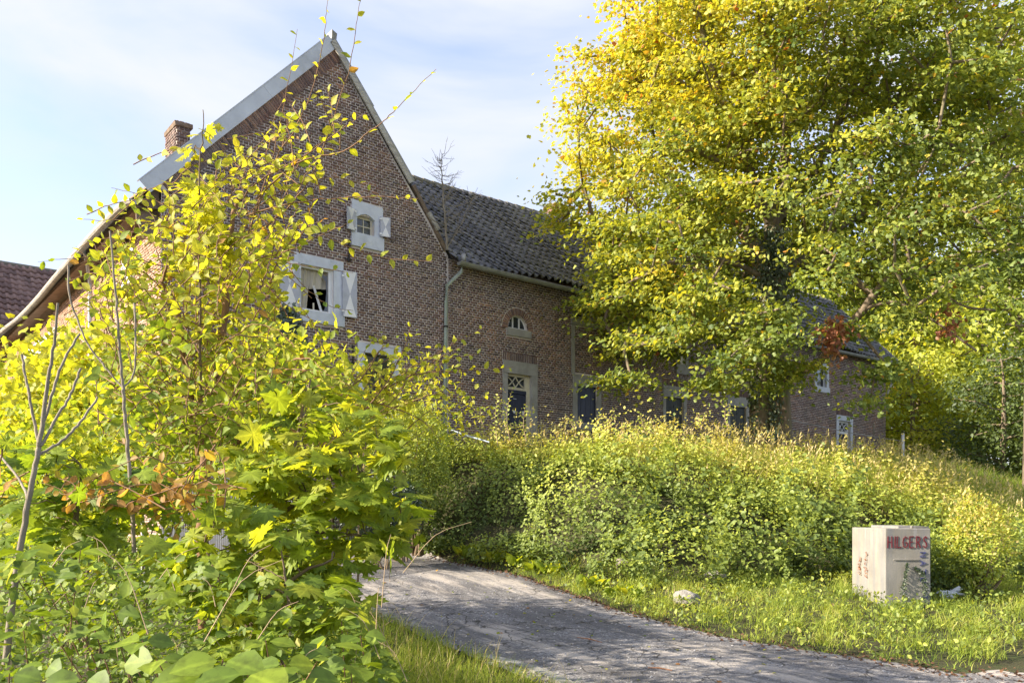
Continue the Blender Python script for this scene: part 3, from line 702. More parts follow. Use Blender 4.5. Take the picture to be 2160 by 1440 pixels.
# side gutter: long, sagging
gs = [(310, 402), (262, 440), (210, 490), (160, 545), (120, 590), (80, 637), (40, 677), (0, 708)]
pts = [(-.5, max(0.05, sS(x, .5)), sZ(x, y, .5)+.09) for x, y in gs]; pts.append((-.5, SL, pts[-1][2]))
gutter(smoothline(pts, 4), .10, 'side_gutter', M['boards'], house)
sf = MB()
for p, q in zip(pts[:-1], pts[1:]):
    sf.add([(-.42, p[1], p[2]-.03), (-.42, q[1], q[2]-.03), (.02, q[1], q[2]-.22), (.02, p[1], p[2]-.22), (-.42, p[1], p[2]+.06), (-.42, q[1], q[2]+.06)], [(0,1,2,3),(4,5,1,0)])
    sf.add([(-.5, p[1], p[2]+.05), (-.5, q[1], q[2]+.05), (1.2, q[1], q[2]+1.75), (1.2, p[1], p[2]+1.75)], [(0,1,2,3)])
sf.build('eave_soffit', M['soffit'], house)
# side wall details
y0, y1 = sS(117), sS(58)+.2
MB().box(-.05, .1, y0-.15, y1+.15, 6.78, 7.2).build('side_lintel', M['white'], house)
o = so_[1]; MB().box(-.05, .02, o[0]-.05, o[1]+.05, o[2], o[3]).build('side_shutter', M['white'], house)
a = sS(192, .1); zz = sZ(192, 600, .1); MB().tube([(-.45, a-.9, zz+.6), (-.12, a, zz), (-.12, a, 2)], .05, 8).build('side_downpipe', M['zinc'], house)
# chimneys
def chimney(x0, x1, y0, y1, z0, z1, label, flash=True):
    ch = MB().box(x0+.01, x1-.01, y0+.01, y1-.01, z0, z1-.02).build('chimney', M['mortar'], house, label=label)
    for (a, b, ax, s) in ((x0, x1, 0, y0), (y0, y1, 1, x0)):
        B_ = lay(a, lambda z: (a, b), z0, z1, lambda p, q: [], .0625); Vv, Qq = brick_geo(B_)
        if ax == 0: Vv[:, 1] += s
        else: Vv = Vv[:, [1, 0, 2]]; Vv[:, 0] += s; Qq = Qq[:, ::-1]
        tri_mesh('chimney_brick', Vv, Qq, M['brick'], ch, kind='stuff')
    MB().box(x0-.03, x1+.03, y0-.03, y1+.03, z1-.10, z1, j=.02).build('chimney_cap', M['rot'], ch)
    if flash: MB().box(x0-.02, x1+.02, y0-.025, y0-.012, z0, z0+(z1-z0)*.42).build('lead_flashing', M['zinc_old'], ch)
cyy = 1.0
# find chimney position behind the left slope: photo x 360..402, base about y 330
def wing_pt(x, yloc): return fT(x, yloc)
yl = 0.9; xa, xb = wing_pt(372, yl), wing_pt(402, yl)
chimney(xa, xb, yl, yl+.75, fZ(385, 350, yl)-.3, fZ(385, 258, yl), 'crumbling chimney low on the left roof slope')
yl = DEP/2+.1; xa, xb = fT(1172, yl), fT(1200, yl)
chimney(xa, xb, yl, yl+.55, ZR-.4, fZ(1185, 432, yl), 'small chimney on the long ridge', False)

# red roofed barn closing the yard
barn = empty('barn', (CX, CY, 0), house.rotation_euler.z, label='barn with a purple red pantile roof at far left behind the sagging gutter', cat='barn')
by = SL+2.6; zr_ = fZ(40, 562, by+3.2); ze_ = fZ(20, 730, by)
bm_ = MB().box(-16, 5, by, by+6.4, .8, ze_-.1); bm_.add([(5.001, by, ze_-.1), (5.001, by+6.4, ze_-.1), (5.001, by+3.2, zr_-.1)], [(0,1,2)]); bm_.build('wall', M['brick_warm'], barn)
MB().add([(-16, by-.3, ze_-.25), (5.2, by-.3, ze_-.25), (5.2, by+3.2, zr_-.06), (-16, by+3.2, zr_-.06), (-16, by+6.7, ze_-.25), (5.2, by+6.7, ze_-.25)], [(0,1,2,3),(3,2,5,4)]).build('roof', M['rot'], barn)
tile_roof('tile_field', barn, -14, 5, (by-.3, ze_-.2), (by+3.2, zr_), [M['redtile'], M['redtile']], .30, .36)
MB().tube([(-15, by+3.2, zr_+.03), (5.2, by+3.2, zr_+.03)], .12, 8).build('ridge', M['moss'], barn)
# ------------------------------------------------------------------ ground, drive, pavement
gx = np.unique(np.concatenate([np.linspace(-120, -20, 12), np.linspace(-20, 24, 177), np.linspace(24, 140, 14)]))
gy = np.unique(np.concatenate([np.linspace(-60, 0, 10), np.linspace(0, 45, 181), np.linspace(45, 220, 20)]))
XX, YY = np.meshgrid(gx, gy); ZZ = G(XX, YY)+rng.normal(size=XX.shape)*.012*(YY < 45)
nx = len(gx); idx = (np.arange(len(gy)-1)[:, None]*nx+np.arange(nx-1)[None]).ravel()
m = Mat('soil', .95)
c = m.ramp(m.noise(2.2, 7, .7), [(.3, (.035,.035,.018)), (.5, (.055,.055,.025)), (.62, (.05,.07,.02)), (.8, (.10,.09,.05))]); m.col(c); m.bump(m.noise(30, 5, .7), .8, .03)
tri_mesh('ground', np.stack([XX, YY, ZZ-.03], -1).reshape(-1, 3), np.stack([idx, idx+1, idx+nx+1, idx+nx], 1), m.m, smooth=True, kind='structure')
# drive: ruled between its two edges, traced on the ground
def gpts(ps, far=True): return np.array([to_ground(x, y) for x, y in ps])
Lp = gpts([(1130,1440),(1000,1390),(870,1335),(760,1290),(640,1225),(540,1170),(470,1135)])
Rp = gpts([(2010,1425),(1900,1398),(1700,1375),(1500,1340),(1300,1288),(1100,1216),(900,1163),(760,1130),(640,1115)])
Lp = np.vstack([[[2.9, 4.2, 0]], [[1.2, 6.8, 0]], Lp]); Rp = np.vstack([[[7.5, 6.5, 0]], [[5.2, 8.35, 0]], Rp])
def resample(P, n):
    d = np.r_[0, np.cumsum(np.linalg.norm(np.diff(P, axis=0), axis=1))]; t = np.linspace(0, d[-1], n); return np.stack([np.interp(t, d, P[:, k]) for k in range(3)], 1)
nu, nv = 160, 60; a = resample(Lp, nu); b = resample(Rp, nu); f = np.linspace(0, 1, nv)
DR = a[:, None]*(1-f[None, :, None])+b[:, None]*f[None, :, None]
edge = rng.normal(size=nu)*.05; edge = np.convolve(edge, np.ones(5)/3, 'same')
DR[:, -1, 1] += edge; DR[:, 0, 1] += edge[::-1]
DR[..., 2] = G(DR[..., 0], DR[..., 1])+.012+.02*np.sin(f*math.pi)[None]
idx = (np.arange(nu-1)[:, None]*nv+np.arange(nv-1)[None]).ravel()
m = Mat('worn_asphalt', .8); tcg = m.n('NewGeometry').outputs['Position']; fa = m.n('Attribute'); fa.attribute_name = 'flow'; fl = fa.outputs['Vector']
st = m.noise(150, 3, .8, vec=tcg); 
vo = m.n('TexVoronoi'); vo.inputs['Scale'].default_value = 48; m.L.new(tcg, vo.inputs['Vector'])
stone = m.ramp(vo.outputs['Color'], [(0, (.065,.065,.068)), (.35, (.13,.13,.14)), (.6, (.19,.19,.205)), (.85, (.29,.285,.29)), (1, (.44,.43,.42))])
pat = m.ramp(m.noise(1.0, 7, .7, vec=fl, stretch=(.55, 1.2, 1)), [(.40, (0,0,0)), (.58, (1,1,1))])
c = m.mix(m.mix(.75, (0,0,0), pat), stone, (.085,.083,.088))
sand = m.ramp(m.noise(.9, 7, .72, vec=fl, stretch=(.42, 1.2, 1)), [(.50, (0,0,0)), (.62, (1,1,1))]); c = m.mix(m.mix(.7, (0,0,0), sand), c, (.46,.42,.38))
vc = m.n('TexVoronoi'); vc.feature = 'DISTANCE_TO_EDGE'; vc.inputs['Scale'].default_value = 2.6
wn = m.n('TexNoise'); wn.inputs['Scale'].default_value = 2.5; wn.inputs['Detail'].default_value = 6; m.L.new(tcg, wn.inputs['Vector'])
wv = m.mix(.35, tcg, wn.outputs['Color']); m.L.new(wv, vc.inputs['Vector'])
ck = m.ramp(vc.outputs['Distance'], [(.0, (1,1,1)), (.022, (0,0,0))]); cm = m.ramp(m.noise(.6, 3, .6, vec=tcg), [(.42, (0,0,0)), (.5, (1,1,1))])
cmask = m.mix(1.0, ck, cm, 'MULTIPLY'); c = m.mix(cmask, c, (.02,.018,.016))
ms = m.ramp(m.noise(1.3, 6, .75, vec=tcg), [(.63, (0,0,0)), (.70, (1,1,1))]); c = m.mix(m.mix(.7, (0,0,0), ms), c, (.09,.11,.03))
m.col(c); hb = m.mix(1.0, vo.outputs['Distance'], m.mix(.8, (1,1,1), cmask), 'SUBTRACT'); m.bump(vo.outputs['Distance'], .5, .008)
dobj = tri_mesh('driveway', DR.reshape(-1, 3), np.stack([idx, idx+nv, idx+nv+1, idx+1], 1)[:, ::-1], m.m, smooth=True, kind='structure')
fv = np.zeros((nu, nv, 3), np.float32); fv[..., 0] = np.linspace(0, 17, nu)[:, None]; fv[..., 1] = f[None]*5.0
fa_ = dobj.data.attributes.new('flow', 'FLOAT_VECTOR', 'POINT'); fa_.data.foreach_set('vector', fv.ravel())
# loose chippings on the drive
n = 3000; u = rng.random(n); v = rng.random(n); i = (u*(nu-1)).astype(int); j = (v*(nv-1)).astype(int); P = DR[i, j]+rng.normal(size=(n, 3))*[.05, .05, 0]
ok = P[:, 1] < 16; P = P[ok]; P[:, 2] = G(P[:, 0], P[:, 1])+.012+.02*np.sin(v[ok]*math.pi); n = len(P)
tv = np.array([(1,0,0),(0,1,0),(-1,0,0),(0,-1,0),(0,0,1.)]); tf = np.array([(0,1,4),(1,2,4),(2,3,4),(3,0,4)])
sz = rng.uniform(.005, .016, n); V = P[:, None]+(tv[None]+rng.normal(size=(n, 5, 3))*.25)*sz[:, None, None]*[1, 1, .8]
M['chip'] = simple('stone_chip', (.30,.30,.31), .8, .5, 40, 0)
tri_mesh('gravel', V.reshape(-1, 3), (tf[None]+(np.arange(n)*5)[:, None, None]).reshape(-1, 3), M['chip'], kind='stuff')
# brick pavement of the street, bottom right
pave = MB(); E0 = np.array([3.95, 8.12]); A_ = np.array([.815, .58]); B_ = np.array([.58, -.815])
M['paver'] = simple('paver', (.36,.33,.31), .85, .18, 7, .5, dirt=(.24,.22,.20)); M['sand'] = simple('joint_sand', (.10,.085,.065), .95, .3, 20, .5)
def q2(u_, v_): p = E0+A_*u_+B_*v_; return p
c4 = [q2(-2.5, -.02), q2(12, -.02), q2(12, 8), q2(-2.5, 8)]
pv = MB().add([(p[0], p[1], .016) for p in c4], [(0,3,2,1)]).build('pavement', M['sand'], kind='structure')
pm = []
for q in range(5):
    b = MB(); h = .05; c_ = .004; x, y = .101, .0495
    vs = [(-x+c_,-y+c_,h),(x-c_,-y+c_,h),(x-c_,y-c_,h),(-x+c_,y-c_,h),(-x,-y,h-.005),(x,-y,h-.005),(x,y,h-.005),(-x,y,h-.005),(-x,-y,0),(x,-y,0),(x,y,0),(-x,y,0)]
    vs = [(p[0]+random.uniform(-.002, .002), p[1]+random.uniform(-.002, .002), p[2]) for p in vs]
    b.add(vs, [(0,1,2,3),(4,5,1,0),(5,6,2,1),(6,7,3,2),(7,4,0,3),(8,9,5,4),(9,10,6,5),(10,11,7,6),(11,8,4,7)]); o = b.build('paver', M['paver']); pm.append(o.data); bpy.data.objects.remove(o)
ang = math.atan2(A_[1], A_[0]); cnt = 0
for r in range(9):
    for k in range(-3, 22):
        u_ = k*.212+(.106 if r % 2 else 0); v_ = .055+r*.108; p = q2(u_, v_)
        if p[0]/p[1] > .62 or p[1] < 7.4: continue
        o = link(bpy.data.objects.new('paver', pm[cnt % 5])); cnt += 1; o.parent = pv
        o.location = (p[0], p[1], -.018+random.uniform(-.004, .004)); o.rotation_euler = (random.gauss(0, .008), random.gauss(0, .008), ang+random.gauss(0, .008))
# old edging slabs where the drive meets the grass
M['edging'] = simple('edging_concrete', (.27,.27,.26), .9, .2, 8, .5, dirt=(.16,.16,.13))
ep = gpts([(1205,1452), (1150,1425), (1085,1402), (1020,1390)])
ep = resample(ep, 5)
for i in range(4):
    p, q = ep[i], ep[i+1]; d = (q-p)/np.linalg.norm(q-p); nn = np.array([-d[1], d[0], 0]); b = MB()
    vs = [p+d*.01-nn*.07, q-d*.01-nn*.07, q-d*.01+nn*.07, p+d*.01+nn*.07]; vs = [tuple(v_+[random.uniform(-.01, .01), random.uniform(-.01, .01), z]) for z in (-.05, .035) for v_ in vs]
    b.add(vs, [(0,3,2,1),(4,5,6,7),(0,1,5,4),(1,2,6,5),(2,3,7,6),(3,0,4,7)]).build('edging_stone', M['edging'], label='concrete edging slab beside the near grass, '+['closest to the street', 'second from the street', 'third from the street', 'furthest up the drive'][i], cat='edging stone', group='edging slabs beside the near grass')

# ------------------------------------------------------------------ concrete block with painted name
bx0, bx1, by0, by1 = 5.33, 5.98, 12.12, 13.3; bz = 1.475; g0 = float(G(5.6, 12.2))-.25
m = Mat('cast_concrete', .85); n1 = m.noise(2.2, 6, .65); c = m.ramp(n1, [(.3, (.19,.18,.165)), (.55, (.26,.25,.225)), (.75, (.31,.295,.27))])
s1 = m.ramp(m.noise(5, 5, .6, stretch=(1.5, 1.5, .12)), [(.42, (0,0,0)), (.62, (1,1,1))]); c = m.mix(m.mix(.5, (0,0,0), s1), c, (.15,.165,.20))
s2 = m.ramp(m.noise(6, 5, .6, stretch=(1.2, 1.2, .10)), [(.58, (0,0,0)), (.68, (1,1,1))]); c = m.mix(m.mix(.55, (0,0,0), s2), c, (.40,.42,.48))
m.col(c); m.bump(m.noise(40, 5, .7), .5, .006); M['concrete'] = m.m
block = empty('concrete_block', (0, 0, 0), label='large pale concrete block with red and blue painted lettering beside the drive', cat='concrete block')
b = MB(); b.box(bx0, bx1, by0, by1, g0, bz, j=.004); ob = b.build('body', M['concrete'], block); bv = ob.modifiers.new('b', 'BEVEL'); bv.width = .012; bv.segments = 2
MB().box(bx0+.22, bx1-.12, by0+.06, by1-.2, bz, bz+.035, j=.008).box(bx1-.26, bx1-.02, by0+.02, by0+.3, bz, bz+.028, j=.006).build('top_slab', M['concrete'], block)
MB().box(bx0+.12, bx1-.17, by0-.012, by0+.01, bz-.455, bz-.44).build('cast_ridge', M['concrete'], block)
GL = {'H': [[(0,0),(.05,1)],[(.7,.02),(.66,1)],[(.02,.52),(.68,.48)]], 'I': [[(.1,0),(.12,1)]], 'L': [[(.05,1),(.0,.0),(.6,.03)]],
      'G': [[(.7,.85),(.45,1),(.15,.85),(0,.5),(.12,.12),(.45,0),(.72,.15),(.7,.45),(.4,.45)]], 'E': [[(.62,1),(0,.98),(.02,0),(.65,.02)],[(.0,.5),(.5,.52)]],
      'R': [[(0,0),(.02,1),(.4,1),(.6,.8),(.5,.55),(.05,.48)],[(.3,.5),(.68,0)]], 'S': [[(.6,.88),(.35,1),(.08,.85),(.15,.6),(.5,.42),(.6,.15),(.3,0),(.0,.14)]],
      'N': [[(0,0),(.02,1),(.62,.02),(.62,1)]], 'A': [[(0,0),(.32,1),(.64,0)],[(.12,.35),(.52,.35)]], 'T': [[(0,1),(.66,1)],[(.33,1),(.33,0)]], 'U': [[(0,1),(.02,.2),(.2,0),(.45,.02),(.6,.25),(.6,1)]]}
def strokes(b, text, ox, oz, h, wd, sp, rot, thick):
    cur = 0
    for ch in text:
        for st in GL[ch]:
            pts = np.array([(cur+x*wd, z*h) for x, z in st])
            for p, q in zip(pts[:-1], pts[1:]):
                d = q-p; L_ = np.linalg.norm(d); d = d/L_; n_ = np.array([-d[1], d[0]])*thick/2; p2 = p-d*thick*.35; q2_ = q+d*thick*.35
                quad = [p2+n_, q2_+n_, q2_-n_, p2-n_]; quad = [v+rng.normal(size=2)*thick*.07 for v in quad]
                if rot: quad = [np.array([v[1], -v[0]]) for v in quad]
                b.prism([(ox+v[0], oz+v[1]) for v in quad][::1], by0-.0075-random.random()*.001, by0-.002)
        cur += sp*(.42 if ch == 'I' else (.86 if ch == 'L' else 1.03))
    return b
M['redpaint'] = simple('dark_red_paint', (.12,.02,.03), .8, .4, 30, .3, dirt=(.18,.09,.09)); M['bluepaint'] = simple('blue_paint', (.045,.055,.16), .8, .4, 30, .3, dirt=(.14,.14,.2))
fw = bx1-bx0
strokes(MB(), 'HILGERS', bx0+.035, bz-.275, .155, .082, .094, False, .017).build('red_lettering', M['redpaint'], block)
strokes(MB(), 'NATU', bx1-.150, bz-.345, .078, .098, .118, True, .014).build('blue_lettering', M['bluepaint'], block)
strokes(MB(), 'T', bx1-.130, bz-.95, .078, .09, .1, True, .014).build('blue_lettering', M['bluepaint'], block)

# ------------------------------------------------------------------ rocks and litter
def rock(name, x, y, w_, h_, mat, seed, dp=None, **k):
    r_ = np.random.default_rng(seed); p = to_ground(x, y); s_ = p[1]/F; import bmesh
    bmx = bmesh.new(); bmesh.ops.create_icosphere(bmx, subdivisions=4, radius=1)
    pl = [(unit(r_.normal(size=3)), r_.uniform(.55, .85)) for _ in range(9)]
    for v in bmx.verts:
        c_ = np.array(v.co)
        for n_, d_ in pl:
            e = c_@n_-d_
            if e > 0: c_ = c_-n_*e
        c_ = c_+unit(c_)*(.05*math.sin(c_[0]*9+seed)*math.sin(c_[1]*8)*math.sin(c_[2]*10+1)+r_.normal()*.008); v.co = c_
    me = bpy.data.meshes.new(name); bmx.to_mesh(me); bmx.free(); me.materials.append(mat)
    o = link(bpy.data.objects.new(name, me)); W = w_*s_/2/.75; H = h_*s_/2/.72; o.scale = (W, (dp or W), H); o.location = (p[0], p[1], p[2]+H*.6); o.rotation_euler = (0, 0, r_.uniform(0, 3))
    return tag(o, **k)
M['rockw'] = simple('white_rock', (.36,.35,.33), .85, .25, 4, .9, dirt=(.20,.19,.165), bd=.03); M['rockg'] = simple('grey_rock', (.30,.27,.24), .9, .25, 6, .8, dirt=(.16,.17,.10), bd=.02)
rock('rock', 1450, 1276, 46, 34, M['rockw'], 3, label='angular white rock in the grass, largest on the verge', cat='rock')
rock('rock', 916, 1142, 34, 26, M['rockg'], 5, label='rounded grey brown boulder at the far left foot of the bank', cat='rock')
rock('rock', 1508, 1226, 36, 20, M['rockw'], 7, label='low pale rock half sunk behind the white rock', cat='rock')
rock('rock', 1312, 1202, 24, 24, M['rockg'], 9, label='small grey stone peeping out of the foot of the bank', cat='rock')
p = to_ground(2003, 1262); b = MB()
for k in range(14):
    a0, a1 = k*.45, k*.45+.9; c_ = np.array([p[0], p[1], p[2]+.06]); q = [c_+rng.normal(size=3)*[.09, .06, .045] for _ in range(4)]; b.add(q, [(0,1,2,3)])
M['plastic'] = simple('crumpled_plastic', (.62,.66,.72), .4, .1, 12, .5)
b.build('litter', M['plastic'], label='crumpled white plastic bag to the right of the concrete block', cat='litter')
for (xa, ya, xb, yb, l) in ((1218,1350,1270,1361,'thin rust brown stick lying mid drive'), (1366,1414,1418,1421,'short brown stick near the bottom edge of the drive')):
    p, q = to_ground(xa, ya), to_ground(xb, yb); MB().tube([p+[0,0,.03], (p+q)/2+[0,.02,.04], q+[0,0,.03]], .009, 5).build('stick', simple('dry_stick', (.22,.11,.06)), label=l, cat='stick')
# ------------------------------------------------------------------ leaf colours by per-leaf tint; bank, bush and thicket tints hold painted light
GREENS = [(0, (.030,.055,.014)), (.35, (.060,.105,.022)), (.6, (.11,.165,.028)), (.8, (.21,.23,.03)), (.93, (.33,.26,.03)), (1, (.36,.13,.03))]
M['leaf_tree'] = leaf_mat('sycamore_leaf', [(0, (.10,.16,.045)), (.3, (.21,.28,.055)), (.55, (.40,.43,.06)), (.8, (.60,.53,.07)), (.93, (.60,.40,.06)), (1, (.45,.15,.05))], .45)
M['leaf_near'] = leaf_mat('young_leaf', [(0, (.04,.10,.03)), (.3, (.09,.18,.025)), (.6, (.24,.33,.035)), (.88, (.46,.47,.045)), (.95, (.42,.25,.08)), (1, (.36,.15,.07))], .58, gloss=.02)
M['leaf_bank'] = leaf_mat('bramble_leaf', [(0, (.06,.10,.035)), (.35, (.15,.215,.05)), (.65, (.34,.42,.07)), (.88, (.54,.56,.11)), (.96, (.50,.42,.17)), (1, (.36,.14,.06))], .42)
M['leaf_big'] = leaf_mat('broad_leaf', [(0, (.045,.085,.015)), (.5, (.13,.21,.022)), (.85, (.27,.36,.03)), (1, (.42,.42,.06))], .45)
M['leaf_wood'] = leaf_mat('woodland_leaf', [(0, (.08,.12,.06)), (.4, (.19,.27,.06)), (.7, (.40,.47,.07)), (1, (.55,.55,.08))], .5)
M['leaf_ivy'] = leaf_mat('ivy_leaf', [(0, (.015,.035,.012)), (.6, (.04,.075,.02)), (1, (.10,.14,.03))], .2, gloss=.10)
M['leaf_red'] = leaf_mat('withered_leaf', [(0, (.22,.085,.05)), (.5, (.34,.14,.08)), (1, (.42,.25,.14))], .35)
M['grass'] = leaf_mat('grass_blade', [(0, (.09,.15,.035)), (.4, (.22,.31,.05)), (.7, (.40,.46,.09)), (.85, (.56,.52,.22)), (1, (.66,.54,.34))], .38, gloss=.01)
M['bark'] = simple('bark', (.20,.16,.12), .95, .3, 5, .9, dirt=(.13,.15,.07), stretch=(1,1,.25), bd=.02)
M['bark_y'] = simple('young_bark', (.16,.12,.08), .85, .3, 10, .5, stretch=(1,1,.3))
M['bark_grey'] = simple('grey_bark', (.25,.22,.18), .9, .3, 22, .8, dirt=(.13,.12,.09), stretch=(1,1,.3))
M['twig'] = simple('twig', (.22,.13,.075), .8, .2, 10, 0)
M['twig_pale'] = simple('pale_twig', (.40,.30,.19), .8, .2, 10, 0)

def inpoly(x, y, poly):
    x = np.asarray(x); y = np.asarray(y); c = np.zeros(x.shape, bool); n = len(poly)
    for i in range(n):
        (x0, y0), (x1, y1) = poly[i], poly[(i+1) % n]
        c ^= ((y0 > y) != (y1 > y)) & (x < (x1-x0)*(y-y0)/((y1-y0) if y1 != y0 else 1e-9)+x0)
    return c
def topx(P): return 1080+F*P[:, 0]/P[:, 1], HZ-F*(P[:, 2]-EYE)/P[:, 1]

# ------------------------------------------------------------------ the big sycamore
TY = 21.0; TX = .306*TY; tz = float(G(TX, TY))
def big_tree():
    t = empty('sycamore_tree', (0, 0, 0), label='huge sycamore turning yellow, with ivy on its forked trunk, in front of the farmhouse', cat='tree')
    def q(x, y, dy=0): p = px(x, y, TY+dy); return p
    trunkA = [q(1622, 945), q(1618, 850), q(1622, 760), q(1628, 680), q(1632, 600), q(1628, 540), q(1630, 470)]
    trunkA[0][2] = tz-.1
    nodes = []; par = []
    def chain(pts, parent, n=4):
        pts = smoothline(pts, n); k0 = None
        for i, p in enumerate(pts):
            if i == 0 and parent >= 0: prev = parent; continue
            nodes.append(p); par.append(parent if i == 0 else (prev)); prev = len(nodes)-1
        return prev
    e = chain(trunkA, -1); E = []
    fork = e
    a1 = chain([nodes[fork], q(1650, 380), q(1658, 300), q(1655, 180, .3), q(1668, 60, .4), q(1660, -60, .2), q(1655, -220, 0)], fork)
    a2 = chain([nodes[fork], q(1600, 420, -.4), q(1570, 330, -.9), q(1520, 200, -1.3), q(1480, 60, -1.6), q(1450, -80, -1.8)], fork)
    a3 = chain([nodes[fork], q(1680, 420, .5), q(1740, 320, 1.3), q(1800, 180, 1.7), q(1850, 40, 2.0)], fork)
    low = min(range(len(nodes)), key=lambda k: abs(nodes[k][2]-q(0, 772)[2])+(k > fork)*9)
    b1 = chain([nodes[low], q(1700, 780, -.6), q(1750, 740, -1.1), q(1790, 690, -1.6), q(1830, 650, -2.0), q(1900, 640, -2.4), q(1990, 690, -2.8), q(2060, 740, -3.0)], low)
    m2 = len(nodes)-14
    b2 = chain([nodes[m2], q(1870, 590, -2.2), q(1940, 570, -2.6), q(2020, 640, -3.1), q(2100, 655, -3.4)], m2)
    md = min(range(fork+1), key=lambda k: abs(nodes[k][2]-q(0, 600)[2]))
    b3 = chain([nodes[md], q(1560, 560, -.6), q(1480, 545, -1.3), q(1400, 560, -1.9), q(1320, 600, -2.4)], md)
    b4 = chain([nodes[md], q(1700, 540, .4), q(1800, 460, 1), q(1920, 400, 1.2), q(2050, 360, 1.5)], md)
    b5 = chain([nodes[md], q(1610, 560, 1.2), q(1560, 470, 2.6), q(1500, 400, 3.8)], md)
    # crown: clumps in a round crown with the outline the photo shows
    Ncl = 1250; C = []
    zt = [3.4, 4.5, 5.4, 6.6, 8, 9.6, 11.2, 12.8, 14.5, 16, 17.5, 18.6]
    Rl = [4.9, 5.3, 5.35, 5.25, 4.8, 4.5, 4.45, 4.3, 4.0, 3.3, 2.2, .8]       # to the left
    bxs = [1180, 1215, 1290, 1400, 1480, 1560, 1640, 1690, 1760, 1850, 1900, 2000, 2160, 2500]
    bys = [540, 735, 780, 775, 760, 775, 775, 640, 640, 800, 690, 640, 620, 600]
    while len(C) < Ncl:
        z = rng.uniform(3.6, 18.4); a_ = rng.uniform(0, 2*math.pi); rr = (rng.random())**.42
        Rm = np.interp(z, zt, Rl)*(1+.34*max(0, math.cos(a_))+ .12*max(0, math.cos(a_))*(z < 9)); Rm *= 1+.09*math.sin(3*a_+z)+.07*math.sin(7*a_-2.1*z)
        if rng.random() > (Rm/5.3)**1: continue
        x = TX+math.cos(a_)*Rm*rr; y = TY+math.sin(a_)*Rm*rr*.92
        pxx = 1080+F*x/y; pyy = HZ-F*(z-EYE)/y
        bl = np.interp(pxx, bxs, bys)
        if pyy > bl-25+12*math.sin(pxx*.05): continue
        if y < TY+1.4 and 1560 < pxx < 1680 and 415 < pyy < 600 and rng.random() < .93: continue
        if 1550 < pxx < 1690 and 430 < pyy < 590 and rng.random() < .55: continue
        if 1480 < pxx < 1520 and 690 < pyy < 760: continue
        if y < TY+1 and 1690 < pxx < 1860 and pyy > 600 and rng.random() < .75: continue
        if rr < .45 and rng.random() < .5: continue
        C.append((x, y, z))
    for x_, y_, d_ in [(1660,790,-1.2),(1640,800,-1.5),(1690,775,-1.3),(1620,770,-1.6),(1520,790,-2),(1490,800,-2.2),(1560,770,-1.8),(1850,800,-3),(1870,770,-3),(1835,835,-3),(1290,780,-1.5),(1330,790,-1.5),(1200,440,0),(1185,410,0),(1180,470,.3),(1235,120,.5),(1225,180,0),(1216,250,0),(1245,320,0),(1230,380,0),(1760,700,-2.5),(1820,700,-2.5)]:
        for _ in range(2): C.append(tuple(q(x_+rng.normal()*10, y_+rng.normal()*10, d_)))
    C = np.array(C)
    P, pr = grow(nodes, par, C, .55, .05, .12)
    E = limb_edges(P, pr, .34, .010, .44)
    k = len(nodes)
    # trunk parts: forked base of two stems leaning together
    stemsE = [e_ for i, e_ in enumerate(E) if i < k-1]; limbE = [e_ for i, e_ in enumerate(E) if i >= k-1]
    branches('trunk', stemsE, M['bark'], t, 10)
    for xs in ([1600, 1603, 1612, 1626], [1650, 1647, 1640, 1632]):
        pts = [q(xs[0], 950, -.2), q(xs[1], 850, -.2), q(xs[2], 740, -.1), q(xs[3], 640, 0)]; pts[0][2] = tz-.15
        branches('trunk', poly_edges(smoothline(pts, 5), .27, .16), M['bark'], t, 12)
    branches('limbs', limbE, M['bark'], t, 5, kind='stuff')
    # leaves: tiered sprays on every clump
    n_per = 78; base = np.repeat(C, n_per, 0); n = len(base)
    off = rng.normal(size=(n, 3))*[.34, .34, .075]; off[:, 2] -= .42*(off[:, 0]**2+off[:, 1]**2)
    Pp = base+off; out_ = unit((Pp-[TX, TY, 0])*[1, 1, 0]+1e-6)
    D = unit(out_*.7+rng.normal(size=(n, 3))*.6+[0, 0, -.35]); Nn = unit(rng.normal(size=(n, 3))*.55+[0, 0, 1.0]+out_*.35)
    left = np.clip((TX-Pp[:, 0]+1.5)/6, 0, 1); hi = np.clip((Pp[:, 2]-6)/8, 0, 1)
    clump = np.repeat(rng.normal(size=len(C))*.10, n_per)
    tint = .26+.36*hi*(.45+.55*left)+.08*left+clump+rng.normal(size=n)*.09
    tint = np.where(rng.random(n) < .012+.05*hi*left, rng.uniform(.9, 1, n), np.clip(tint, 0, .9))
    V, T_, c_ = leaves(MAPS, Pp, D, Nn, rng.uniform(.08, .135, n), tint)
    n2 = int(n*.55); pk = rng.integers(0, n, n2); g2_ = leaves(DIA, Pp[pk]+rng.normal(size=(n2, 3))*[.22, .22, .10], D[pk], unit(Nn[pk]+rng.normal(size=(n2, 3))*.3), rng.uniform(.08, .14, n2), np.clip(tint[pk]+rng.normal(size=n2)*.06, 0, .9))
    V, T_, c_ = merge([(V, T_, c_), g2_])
    tri_mesh('crown', V, T_, M['leaf_tree'], t, c_, kind='stuff')
